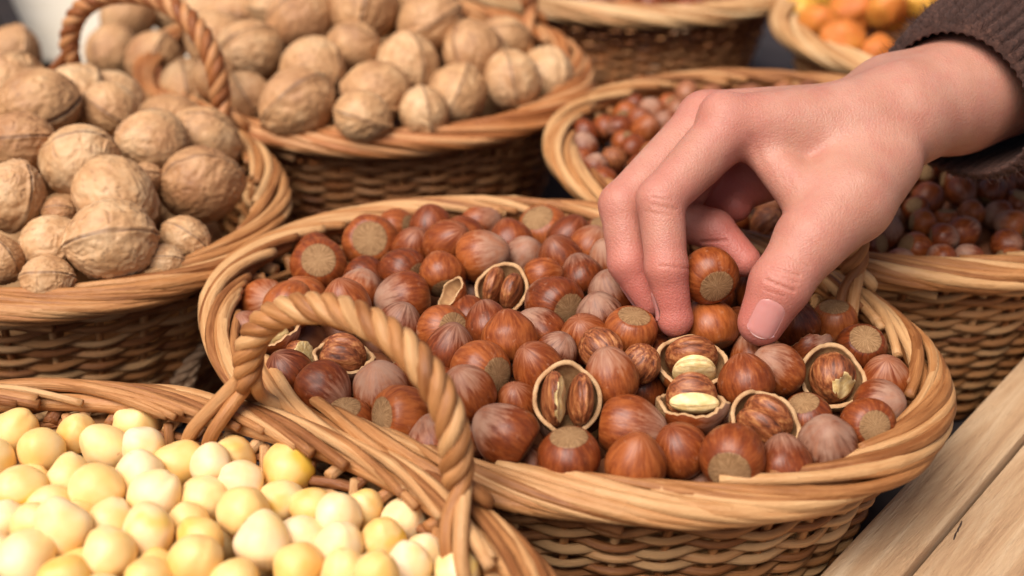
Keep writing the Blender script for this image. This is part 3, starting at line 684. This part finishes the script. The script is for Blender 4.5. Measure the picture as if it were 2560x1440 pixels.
for p, r in fill(b_wb, P2, R2, 1.45, 1.65, lambda x, y: dz_wb(x, y), 900, .5, .9, .95):
    px, py, _ = proj(p)
    if px > 1130 and py < 130: continue
    P2.append(p); R2.append(r)
    if py < -60: out.append((p, r)); continue
    o = put('walnut', WN[len(P2) % 4], p, r, rng.normal(size=3)); tag(o, 'walnut half hidden deeper in the far walnut basket', 'walnut', 'half hidden walnuts of the far basket')
bed(out+fill(b_wb, P2, R2, 1.45, 1.65, lambda x, y: dz_wb(x, y)-2.4, 900, 2., .9, .95), 'walnut_heap', 'walnuts of the far basket under its top layer', M['bed_w'], 'walnut')
# --- blanched hazelnuts
YE = [(33, 1085, 120), (104, 1128, 122), (191, 1085, 94), (268, 1123, 126), (340, 1065, 132), (361, 1122, 110), (454, 1161, 126), (525, 1167, 96), (585, 1150, 122), (607, 1205, 108), (722, 1178, 146),
      (60, 1227, 142), (170, 1198, 108), (240, 1222, 142), (350, 1183, 124), (383, 1245, 134), (508, 1249, 124), (607, 1282, 134), (700, 1254, 104), (782, 1272, 102), (835, 1290, 86), (908, 1276, 100),
      (1006, 1303, 114), (957, 1353, 116), (159, 1322, 134), (80, 1312, 100), (274, 1309, 100), (372, 1331, 146), (470, 1309, 104), (656, 1360, 176), (766, 1338, 104), (848, 1371, 134), (1061, 1387, 112),
      (1023, 1420, 116), (1143, 1426, 120), (274, 1390, 134), (60, 1402, 142), (480, 1408, 144), (744, 1420, 136), (503, 1353, 110), (864, 1434, 124), (12, 1302, 110), (-20, 1150, 120), (940, 1440, 110), (170, 1440, 120), (590, 1450, 120), (380, 1450, 120)]
def dz_ye(x, y): return RIM-.42-.75*b_yel.rho(x, y)**2
pos, rad = [], []
for q in YE:
    p = on_surface(q[0], q[1], dz_ye); _, _, d = proj(p); r = min(.8, max(.64, q[2]*d/FPX/2)); pos.append(p); rad.append(r)
rad = np.array(rad); pos = relax(np.array(pos), rad, tol=.93); it = []
for i, q in enumerate(YE):
    o = put('blanched_hazelnut', BL[i % 6], pos[i], rad[i], rng.normal(size=3)+np.array([0, 0, .8])); tag(o, 'x', 'hazelnut', 'blanched nuts in the front basket'); it.append((o, q[0], q[1]))
rows_label(it, 55, lambda i, j: f'pale yellow blanched nut, {j} from the left in the {i} row below the rim')
P3, R3 = list(pos), list(rad)
out = []
for p, r in fill(b_yel, P3, R3, .6, .74, lambda x, y: dz_ye(x, y)-.05, 9000, .55, .82, .95):
    P3.append(p); R3.append(r); px, py, _ = proj(p)
    if py > 1490 or px < -50: out.append((p, r)); continue
    o = put('blanched_hazelnut', BL[len(P3) % 6], p, r, rng.normal(size=3)); tag(o, 'blanched nut half hidden between the others of the front basket', 'hazelnut', 'half hidden blanched nuts')
bed(out+fill(b_yel, P3, R3, .66, .8, lambda x, y: dz_ye(x, y)-.95, 6000, .9, .88, .93), 'blanched_hazelnut_heap', 'blanched nuts under the top layer of the front basket', M['bed_y'], 'hazelnut')
# --- small hazelnuts of the basket behind the hand
def dz_rb(x, y): return RIM+.1-.75*b_rb.rho(x, y)**2
P4, R4, it, out = [], [], [], []; KM = kernel_mesh(3, False)
for p, r in fill(b_rb, P4, R4, .54, .72, lambda x, y: dz_rb(x, y), 8000, .4, .9, .95):
    P4.append(p); R4.append(r); px, py, _ = proj(p); kn = rng.random() < .06
    if (1680 < px < 2060 and py < 520) or px > 2600: out.append((p, r)); continue
    o = put('hazelnut_kernel' if kn else 'hazelnut', KM if kn else HZ[len(P4) % 12], p, r, rng.normal(size=3)); tag(o, 'x', 'hazelnut', 'small hazelnuts behind the hand'); it.append((o, px, py))
bed(out+fill(b_rb, P4, R4, .6, .82, lambda x, y: dz_rb(x, y)-.9, 6000, 1., .88, .93), 'hazelnut_heap', 'small hazelnuts under the top layer of the basket behind the hand', M['bed'], 'hazelnut')
lef = [q for q in it if q[1] <= 1600]; rig = [q for q in it if q[1] > 1600]
rows_label(lef, 40, lambda i, j: f'small hazelnut left of the knuckles, {j} from the left in the {i} row from above')
rows_label(rig, 40, lambda i, j: f'small hazelnut below the sleeve, {j} from the left in the {i} row from above')
# --- far baskets: pinkish nuts and dried fruit
P5, R5 = [], []
for p, r in fill(b_tb, P5, R5, .8, 1., lambda x, y: RIM-.9-.6*b_tb.rho(x, y)**2, 2500, .3, .9, .92):
    P5.append(p); R5.append(r)
    if proj(p)[1] < -30: continue
    o = put('hazelnut', HZ[len(P5) % 12], p, r, rng.normal(size=3)); tag(o, 'blurred nut in the pale basket at the top edge', 'hazelnut', 'nuts in the pale top basket')
FRU = [(2050, 62, 130, 'dark orange dried fruit at the left end of the far fruit basket'), (2112, 104, 120, 'bright yellow dried fruit low in the far fruit basket'), (2135, 28, 140, 'peach coloured dried fruit high in the far fruit basket'),
       (2215, 22, 120, 'orange dried fruit behind the basket handle'), (2290, 5, 110, 'orange dried fruit nearest the top of the sleeve'), (2195, 125, 90, 'small orange dried fruit by the cuff'), (2000, 20, 100, 'tawny dried fruit at the left fruit basket rim'), (2080, -10, 120, 'tawny dried fruit cut by the top edge')]
pos, rad = [], []
for q in FRU:
    p = on_surface(q[0], q[1], lambda x, y: RIM+1.2-1.8*b_ob.rho(x, y)**2); _, _, d = proj(p); pos.append(p); rad.append(q[2]*d/FPX/2)
rad = np.array(rad); pos = relax(np.array(pos), rad, tol=.8); P6, R6 = list(pos), list(rad)
for i, q in enumerate(FRU): o = put('dried_fruit', FR[i % 3], pos[i], rad[i], rng.normal(size=3)); tag(o, q[3], 'dried fruit', 'dried fruit in the far basket')
for p, r in fill(b_ob, P6, R6, 1.4, 1.7, lambda x, y: RIM+.9-2.2*b_ob.rho(x, y)**2, 1500, .8, .85, .9):
    P6.append(p); R6.append(r); o = put('dried_fruit', FR[len(P6) % 3], p, r, rng.normal(size=3)); tag(o, 'dried fruit hidden behind the sleeve or deeper in its basket', 'dried fruit', 'hidden dried fruit')
#<HAND>
# ------------------------------------------------------------------ the hand: one skin grown round the finger bones (view space, cm)
def rcone(p, a, b, r1, r2):                                   # distance to a round cone
    ba = b-a; l2 = ba@ba; rr = r1-r2; a2 = l2-rr*rr; il2 = 1/l2; pa = p-a; y = pa@ba; z = y-l2
    x = pa*l2-y[:, None]*ba; x2 = (x*x).sum(1); y2 = y*y*l2; z2 = z*z*l2; k = np.sign(rr)*rr*rr*x2
    d = (np.sqrt(x2*a2*il2)+y*rr)*il2-r1
    d = np.where(np.sign(y)*a2*y2 < k, np.sqrt(x2+y2)*il2-r1, d)
    return np.where(np.sign(z)*a2*z2 > k, np.sqrt(x2+z2)*il2-r2, d)
def smin(a, b, k): h = np.clip(.5+.5*(b-a)/k, 0, 1); return b+(a-b)*h-k*h*(1-h)
J = dict(
 arm=at(2620, 130, 51.5), arm1=at(2400, 232, 49.2), wr=at(2245, 290, 48.0), wr2=at(2235, 270, 49.6), hub=at(2150, 320, 47.6),
 im=at(1822, 312, 46.6), ip=at(1652, 500, 45.5), idp=at(1666, 668, 45.2), it=at(1688, 792, 45.5),
 mm=at(1765, 300, 48.3), mp=at(1556, 512, 47.0), md=at(1572, 655, 46.7), mt=at(1628, 755, 46.8),
 rm=at(1800, 330, 49.8), rp=at(1672, 540, 48.8), rd=at(1785, 575, 48.2), rt=at(1862, 652, 47.8),
 pm=at(1885, 400, 51.2), pp=at(1782, 490, 50.2), pd=at(1820, 508, 49.8), pt=at(1838, 512, 49.5),
 tc=at(2210, 400, 46.8), tt_=at(2122, 496, 45.9), tm=at(2028, 598, 45.0), tip_=at(1950, 712, 44.5), tt=at(1903, 806, 44.7))
def sdf(p):
    def chain(ps, rs, k):
        d = None
        for (a, b), (r1, r2) in zip(zip(ps[:-1], ps[1:]), zip(rs[:-1], rs[1:])):
            e = rcone(p, J[a], J[b], r1, r2); d = e if d is None else smin(d, e, k)
        return d
    idx = chain(['im', 'ip', 'idp', 'it'], [.92, .78, .68, .55], .22)
    idx = smin(idx, np.linalg.norm(p-(J['it']+np.array([.0, -.12, .0])), axis=1)-.56, .2)
    mid = chain(['mm', 'mp', 'md', 'mt'], [.94, .78, .69, .56], .22)
    rin = chain(['rm', 'rp', 'rd', 'rt'], [.92, .78, .70, .56], .18)
    pin = chain(['pm', 'pp', 'pd', 'pt'], [1.0, .82, .72, .62], .18)
    # soft pads
    pads = smin(rcone(p, .5*(J['im']+J['ip'])+[.10, -.18, .1], .25*J['im']+.75*J['ip']+[.06, -.1, .05], .72, .66), rcone(p, J['im']+[.35, -.42, .3], .6*J['im']+.4*J['ip']+[.2, -.3, .1], .62, .6), .2)
    idx = smin(idx, pads, .18)
    idx = smin(idx, np.linalg.norm(p-(J['im']+np.array([-.25, .28, -.1])), axis=1)-.82, .25)
    fing = smin(smin(smin(idx, mid, .10), rin, .08), pin, .08)
    # palm: metacarpals and wrist
    pal = smin(rcone(p, J['hub'], J['im'], 1.62, 1.0), rcone(p, J['hub']+[0, .1, 1.2], J['mm'], 1.65, 1.02), .6)
    pal = smin(pal, rcone(p, J['hub']+[.1, -.05, 2.0], J['rm'], 1.5, .98), .5)
    pal = smin(pal, rcone(p, J['hub']+[.2, -.3, 2.8], J['pm'], 1.4, .92), .5)
    pal = smin(pal, rcone(p, J['hub'], J['wr'], 1.62, 1.78), .5); pal = smin(pal, rcone(p, J['hub']+[0, .1, 1.4], J['wr2'], 1.62, 1.86), .5)
    arm = smin(rcone(p, J['wr'], J['arm1'], 1.78, 1.95), rcone(p, J['wr2'], J['arm1']+[.1, .1, 1.4], 1.84, 2.05), .5)
    arm = smin(arm, rcone(p, J['arm1']+[.05, .05, .6], J['arm'], 2.15, 2.55), .5)
    pal = smin(pal, arm, .5)
    # thumb with its ball
    th = smin(rcone(p, J['tc'], J['tt_'], 1.3, 1.5), rcone(p, J['tt_'], J['tm'], 1.46, 1.18), .3)
    th = smin(th, rcone(p, J['tm'], J['tip_'], 1.1, .97), .3)
    th = smin(th, rcone(p, J['tip_'], J['tt'], .99, .76), .22)
    web = smin(rcone(p, J['hub']+[-.4, -.3, -.1], J['tt_'], 1.35, 1.2), rcone(p, .5*J['hub']+.5*J['im']+[0, -.25, .1], .5*(J['tt_']+J['hub']), .95, 1.0), .5)
    web = smin(web, rcone(p, at(1915, 385, 46.6), at(2000, 474, 45.9), .66, .85), .7)
    pal = smin(pal, rcone(p, at(1960, 400, 49.6), at(1810, 468, 50.2), 1.25, 1.05), .4)
    pal = smin(pal, web, .5); pal = smin(pal, th, .55)
    d = smin(pal, fing, .28)
    return d
CREASE = [  # skin folds: two view points (px, py) with depth, depth of fold, width
 ((1925, 668, 43.5), (1998, 690, 43.6), .05, .05), ((1915, 700, 43.4), (1985, 728, 43.4), .055, .05), ((1975, 640, 43.7), (2022, 668, 43.9), .03, .05), ((1940, 686, 43.5), (1990, 708, 43.6), .03, .045), ((1910, 724, 43.5), (1960, 742, 43.5), .02, .045),
 ((1878, 340, 45.3), (1906, 412, 45.6), .03, .12), ((1932, 400, 45.2), (1962, 455, 45.1), .012, .08), ((1955, 410, 45.2), (1980, 465, 44.9), .012, .08),
 ((1650, 665, 44.4), (1725, 672, 44.6), .03, .05), ((1632, 512, 44.6), (1690, 524, 44.6), .02, .07), ((1628, 494, 44.6), (1680, 500, 44.6), .016, .06),
 ((1755, 605, 47.5), (1815, 602, 47.5), .06, .06), ((1612, 478, 44.7), (1660, 482, 44.7), .018, .05), ((1612, 528, 44.7), (1668, 540, 44.7), .016, .05), ((1740, 270, 46.2), (1700, 330, 46.0), .03, .12)]
def seg(p, a, b):
    ba = b-a; h = np.clip((p-a)@ba/(ba@ba), 0, 1); return np.linalg.norm(p-a-h[:, None]*ba, axis=1)
def sdf2(p):
    d = sdf(p)
    for a, b, A, wd in CREASE:
        # a fold is a groove in the skin below the line from the viewer through its two points
        pa, pb = at(*a), at(*b); q = p*(.5*(pa[2]+pb[2])/p[:, 2:3]); pa2, pb2 = pa*(.5*(pa[2]+pb[2])/pa[2]), pb*(.5*(pa[2]+pb[2])/pb[2])
        near = np.exp(-((p[:, 2]-.5*(pa[2]+pb[2]))/.9)**2)
        d = d+A*np.exp(-(seg(q, pa2, pb2)/wd)**2)*near
    return d
def surface_nets(f, lo, hi, h):
    n = np.ceil((hi-lo)/h).astype(int)+1; ax = [lo[i]+h*np.arange(n[i]) for i in range(3)]
    st = 4; cx = [a[::st] for a in ax]; gg = np.stack(np.meshgrid(*cx, indexing='ij'), -1); CG = f(gg.reshape(-1, 3)).reshape(gg.shape[:3])
    ix = [np.minimum((np.arange(n[i])+st//2)//st, len(cx[i])-1) for i in range(3)]; G = CG[np.ix_(*ix)].copy()
    bandm = np.abs(G) < h*st*1.3; pts = np.argwhere(bandm); G[bandm] = f(lo+h*pts)
    ins = G < 0; c = np.zeros(n-1, int)
    for dx in (0, 1):
        for dy in (0, 1):
            for dz in (0, 1): c += ins[dx:n[0]-1+dx, dy:n[1]-1+dy, dz:n[2]-1+dz]
    act = (c > 0) & (c < 8); idx = -np.ones(n-1, int); I = np.argwhere(act); idx[act] = np.arange(len(I))
    V = lo+h*(I+.5); F = []
    for axn in range(3):
        o = [q for q in range(3) if q != axn]
        s0 = [slice(1, n[q]-1) for q in range(3)]; s0[axn] = slice(0, n[axn]-1); s1 = list(s0); s1[axn] = slice(1, n[axn])
        a, b = ins[tuple(s0)], ins[tuple(s1)]; E = np.argwhere(a != b); sg = a[a != b]
        E = E+np.array([0 if q == axn else 1 for q in range(3)])
        def nb(d0, d1): g = E.copy(); g[:, o[0]] -= d0; g[:, o[1]] -= d1; return idx[g[:, 0], g[:, 1], g[:, 2]]
        Q = np.stack([nb(0, 0), nb(1, 0), nb(1, 1), nb(0, 1)], 1); flip = sg if axn != 1 else ~sg
        Q[flip] = Q[flip][:, ::-1]; F.append(Q)
    return V, np.vstack(F)
def newton(f, V, n, lim, e=.01):
    for k in range(n):
        f0 = f(V)
        if k == 0: g = np.stack([(f(V+d)-f0)/e for d in np.eye(3)*e], 1)
        V = V-g*(f0/np.maximum((g*g).sum(1), .05))[:, None].clip(-lim, lim)
    return V
allJ = np.array(list(J.values())); lo = allJ.min(0)-1.9; hi = allJ.max(0)+np.array([-1.0, 2.2, 2.0])
V, Q = surface_nets(sdf, lo, hi, .1)
V = newton(sdf, V, 2, .15)
me = bpy.data.meshes.new('tmp'); me.from_pydata(V.tolist(), [], Q.tolist())
to = bpy.data.objects.new('tmp', me); COL.objects.link(to); md = to.modifiers.new('s', 'SUBSURF'); md.levels = 1
dg = bpy.context.evaluated_depsgraph_get(); ev = to.evaluated_get(dg); m2 = ev.to_mesh()
V = np.empty(len(m2.vertices)*3); m2.vertices.foreach_get('co', V); V = V.reshape(-1, 3); Q = [list(p.vertices) for p in m2.polygons]
ev.to_mesh_clear(); bpy.data.objects.remove(to); bpy.data.meshes.remove(me)
V = newton(sdf2, V, 2, .12)
def near(js, w): return np.max([np.exp(-(np.linalg.norm(V-J[j], axis=1)/w)**2) for j in js], axis=0)
red = np.clip(.1+.75*near(['it', 'mt', 'tt', 'rt', 'pt'], 1.7)+.45*near(['ip', 'mp', 'idp', 'md', 'rp', 'rd', 'pp', 'pd'], 1.3)+.45*near(['im', 'mm', 'rm'], 1.6)+.25*near(['tip_', 'tm'], 1.5), 0, 1)
person = empty('person', cam2w(J['wr'])); tag(person, 'right hand in a dark brown knitted sleeve picking a hazelnut from the basket', 'person')
def pchild(name, me, parent): o = obj(name, me); o.parent = parent; o.matrix_parent_inverse = Matrix.Translation(-Vector(cam2w(J['wr']))*S) if parent is person else Matrix(); return o
hand = pchild('hand', mesh('hand', cam2w(V), Q, M['skin'], attrs={'red': red}), person)
def make_nail(c, along, up, L, Wd, tipw=.12):                 # nail plate laid on the skin: centre, direction to the tip, outward direction
    along = along/np.linalg.norm(along); up = up-along*(up@along); up /= np.linalg.norm(up); side = np.cross(along, up)
    nu, nv = 21, 17; u = np.linspace(-1, 1, nu); v = np.linspace(-1, 1, nv); U, Vv = np.meshgrid(u, v, indexing='ij')
    w_ = Wd*np.sqrt(np.clip(1-np.abs(U)**5*.75, .02, 1)); x = U*L+np.where(U > 0, .10*L*(1-Vv**2), -.14*L*(1-Vv**2))
    Pn = c+x[..., None]*along+(Vv*w_)[..., None]*side+up*.35; Pn = Pn.reshape(-1, 3)
    for _ in range(14): Pn = Pn-up*np.clip(sdf(Pn)-.012, -.1, .1)[:, None]*.8
    e = np.clip(1-np.maximum(np.abs(U), np.abs(Vv))**6, 0, 1).reshape(-1); lift = -.03+.055*e+np.clip((U.reshape(-1)-.62), 0, 1)*.12
    top = Pn+up*lift[:, None]; bot = Pn-up*.06
    n = nu*nv; F = [[i*nv+j, (i+1)*nv+j, (i+1)*nv+j+1, i*nv+j+1] for i in range(nu-1) for j in range(nv-1)]
    F += [[q+n for q in f[::-1]] for f in F]
    bd = [i*nv for i in range(nu)]+[(nu-1)*nv+j for j in range(1, nv)]+[i*nv+nv-1 for i in range(nu-2, -1, -1)]+[j for j in range(nv-2, 0, -1)]
    F += [[bd[i], bd[(i+1) % len(bd)], bd[(i+1) % len(bd)]+n, bd[i]+n] for i in range(len(bd))]
    tipm = np.clip((np.concatenate([U.reshape(-1)]*2)-(1-tipw*2))/(tipw), 0, 1)
    pchild('nail', mesh('nail', cam2w(np.vstack([top, bot])), F, M['nail'], attrs={'tip': tipm}), hand)
make_nail(.32*J['tip_']+.68*J['tt']+np.array([-.0, -.22, 0]), J['tt']-J['tip_'], np.array([-.1, .2, -1.]), .6, .5, .05)
make_nail(.35*J['idp']+.65*J['it']+np.array([-.1, -.15, 0]), J['it']-J['idp'], np.array([-.9, -.1, .5]), .5, .44, .06)
make_nail(.35*J['md']+.65*J['mt']+np.array([-.1, -.1, 0]), J['mt']-J['md'], np.array([-.85, -.1, .6]), .5, .44, .06)
# ------------------------------------------------------------------ knitted sleeve
ax = J['arm']-J['arm1']; ax = np.array([.66, .44, .61]); ax /= np.linalg.norm(ax)
c0 = at(2388, 262, 48.9); e1 = np.array([.62, -.78, 0.]); e1 -= ax*(e1@ax); e1 /= np.linalg.norm(e1); e2 = np.cross(ax, e1)
nt, nl = 480, 120; tht = np.linspace(0, 2*np.pi, nt, endpoint=False); ll = np.linspace(0, 13, nl); NR = 44
def sleeve_pt(r, t, l): return c0+np.outer(l, ax).reshape(*np.shape(l), 3)+(r*np.cos(t))[..., None]*e1+(r*np.sin(t)*.98)[..., None]*e2
TT, LL = np.meshgrid(tht, ll, indexing='ij'); 
rib = np.abs(np.sin(TT*NR/2)); st = .5+.5*np.sin(LL*2*np.pi/.30+np.where(np.sin(TT*NR) > 0, 1, -1)*1.2*np.cos(TT*NR))
fold = .10*np.sin(TT*2+LL*.6)+.07*np.sin(TT*3-LL*.9+1)
base = 2.9+.045*LL+fold; rim = np.clip(LL/.35, 0, 1)**.5
ro = base-.12+(.10+.2*rib**.7+.07*st)*rim; ri = base-.16-.10*(1-rib)
Vo = sleeve_pt(ro, TT, LL).reshape(-1, 3); Vi = sleeve_pt(ri, TT, LL).reshape(-1, 3); n = nt*nl
i = np.arange(nt)[:, None]; j = np.arange(nl-1)[None]; i2 = (i+1) % nt
Fo = np.stack(np.broadcast_arrays(i*nl+j, i*nl+j+1, i2*nl+j+1, i2*nl+j), -1).reshape(-1, 4)
Fi = Fo[:, ::-1]+n; a_ = np.arange(nt); b_ = (a_+1) % nt; Fr = np.stack([a_*nl, b_*nl, b_*nl+n, a_*nl+n], 1)
sleeve = pchild('sleeve', mesh('sleeve', cam2w(np.vstack([Vo, Vi])), np.vstack([Fo, Fi, Fr]), M['wool']), person)
k = 16000; t_ = rng.uniform(0, 2*np.pi, k); l_ = rng.uniform(0, 9, k)**1.0; r_ = 2.9+.045*l_+.10*np.sin(t_*2+l_*.6)+.07*np.sin(t_*3-l_*.9+1)+.05
A = sleeve_pt(r_, t_, l_); out = (np.cos(t_)[:, None]*e1+np.sin(t_)[:, None]*e2)
d_ = out*rng.uniform(.1, .24, k)[:, None]+rng.normal(0, .14, (k, 3)); sd = np.cross(d_, rng.normal(size=(k, 3))); sd /= np.linalg.norm(sd, axis=1)[:, None]; sd *= .009
mid_ = A+d_*.6+rng.normal(0, .03, (k, 3)); tip = A+d_*1.3+rng.normal(0, .06, (k, 3))
Vf = np.stack([A-sd, A+sd, mid_+sd*.8, mid_-sd*.8, tip], 1).reshape(-1, 3); b5 = 5*np.arange(k)
Ff = np.stack([b5, b5+1, b5+2, b5+3], 1).tolist()+np.stack([b5+3, b5+2, b5+4], 1).tolist()
fz = obj('wool_fuzz', mesh('wool_fuzz', cam2w(Vf), Ff, M['wool'])); fz.parent = sleeve; fz['kind'] = 'stuff'
#<REST>
# ------------------------------------------------------------------ wooden crate edge at the lower right
c = empty('wooden_crate', (0, 0, 0)); tag(c, 'pale wooden plank crate edge beside the hazelnut basket', 'crate')
def gp(px, py, z): r = cam2w(at(px, py, 1.))-CAM; return CAM+r*((z-CZ)/r[2])
ZT = 4.5
A_, B_ = gp(2560, 905, ZT), gp(2062, 1440, ZT); dv = (B_-A_)[:2]; ang = math.atan2(dv[1], dv[0]); nrm = np.array([-dv[1], dv[0]])/np.linalg.norm(dv)
o0 = .5*(A_+B_)
for k, (y0, y1, zt) in enumerate(((0., 1.95, ZT+.3), (2.02, 6.6, ZT-.12), (6.66, 10.9, ZT-.05), (10.97, 15., ZT-.1))):
    me = box(-45, 45, y0, y1, zt-1.6, zt, .1); me.materials.append(M['wood']); o = obj('plank', me, c); o.location = (o0[0]*S, o0[1]*S, 0); o.rotation_euler = (0, 0, ang)
for k in (-30, 0, 30):
    me = box(k-2, k+2, .3, 14.5, .02, ZT-1.73, .1); me.materials.append(M['wood']); o = obj('bearer', me, c); o.location = (o0[0]*S, o0[1]*S, 0); o.rotation_euler = (0, 0, ang)
mk = []
for (px, py, l) in ((2388, 1338, .35), (2396, 1322, .25), (2402, 1310, .3)):
    p = gp(px, py, ZT-.1); v, f, uv = tube([p+np.array([-l*.3, -l*.6, 0]), p, p+np.array([l*.3, l*.6, 0])], [.02, .035, .015], 6); v[:, 2] = (v[:, 2]-p[2])*.08+ZT-.115; obj('burnt_mark', mesh('burnt_mark', v, f, M['mark']), c)
# ------------------------------------------------------------------ jute cords lying between the baskets
def cord(P, r, label):
    C = catmull(np.array(P), 60); T, N, Bn = frames(C); L = np.concatenate([[0], np.cumsum(np.linalg.norm(np.diff(C, axis=0), axis=1))])
    t = empty('jute_cord', P[0]); tag(t, label, 'cord', 'jute cords between the baskets')
    for k in range(3):
        ph = 2*np.pi*L/1.6+k*2.1; v, f, uv = tube(C+r*.55*(np.cos(ph)[:, None]*N+np.sin(ph)[:, None]*Bn)-np.array(P[0]), r*.55, 7); obj('strand', mesh('strand', v, f, M['jute'], uv), t)
def g3(px, py, z=.5): return gp(px, py, z)
cord([g3(560, 800, 4.6), g3(505, 872, 4.2), g3(462, 925, 3.6), g3(410, 1010, 2.)], .28, 'jute cord on the dark cloth left of the hazelnut basket')
cord([g3(535, 840, 4.), g3(490, 905, 3.8), g3(474, 960, 3.), g3(440, 1060, 2.)], .22, 'thin second jute cord hanging beside the first')
cord([g3(1400, 330, 3.), g3(1345, 410, 2.), g3(1310, 470, 1.), g3(1290, 540, .5)], .3, 'jute cord between the far walnut basket and the basket behind the hand')
cord([g3(1720, 70, 3.5), g3(1670, 120, 2.5), g3(1640, 180, 1.), g3(1600, 260, .5)], .4, 'jute cord hanging from the pale top basket')
cord([g3(1900, 40, 4.), g3(1850, 110, 2.5), g3(1820, 190, .6), g3(1810, 240, .5)], .4, 'jute cord beside the far fruit basket')
# ------------------------------------------------------------------ dark box and cream sheet behind the left basket
p1, p2 = gp(104, 160, 5.), gp(28, -6, 5.); dd = p2-p1; an = math.atan2(dd[1], dd[0]); e = empty('dark_box', (p1[0], p1[1], 0), an); tag(e, 'dark wooden box at the far left corner', 'box')
for nm, (x0, x1, y0, y1, z0, z1) in (('side_panel', (-3, 30, 0, 1.2, 0, 5)), ('side_panel', (-3, -1.8, 1.25, 18, 0, 5)), ('side_panel', (-3, 30, 18.05, 19.2, 0, 5)), ('side_panel', (28.8, 30, 1.25, 18, 0, 5)), ('lid', (-1.75, 28.75, 1.25, 18, 3.6, 4.6))):
    me = box(x0, x1, y0, y1, z0, z1); me.materials.append(M['dark_box']); o = obj(nm, me, e)
v = [(-60, 100, 1), (-8, 96, 1), (-8, 130, 1), (-60, 130, 1)]
V = []; nx, ny = 30, 16
for a in range(nx):
    for b in range(ny): V.append((-70+a*2.1, 88+b*2.4, .6+.4*math.sin(a*.5+b*.3)+.3*math.sin(a*.2-b*.7)))
F = [[a*ny+b, (a+1)*ny+b, (a+1)*ny+b+1, a*ny+b+1] for a in range(nx-1) for b in range(ny-1)]
o = obj('paper_sheet', mesh('paper_sheet', V, F, M['cream'])); tag(o, 'cream paper sheet on the table behind the walnuts', 'paper'); md = o.modifiers.new('t', 'SOLIDIFY'); md.thickness = .0006
#<END>
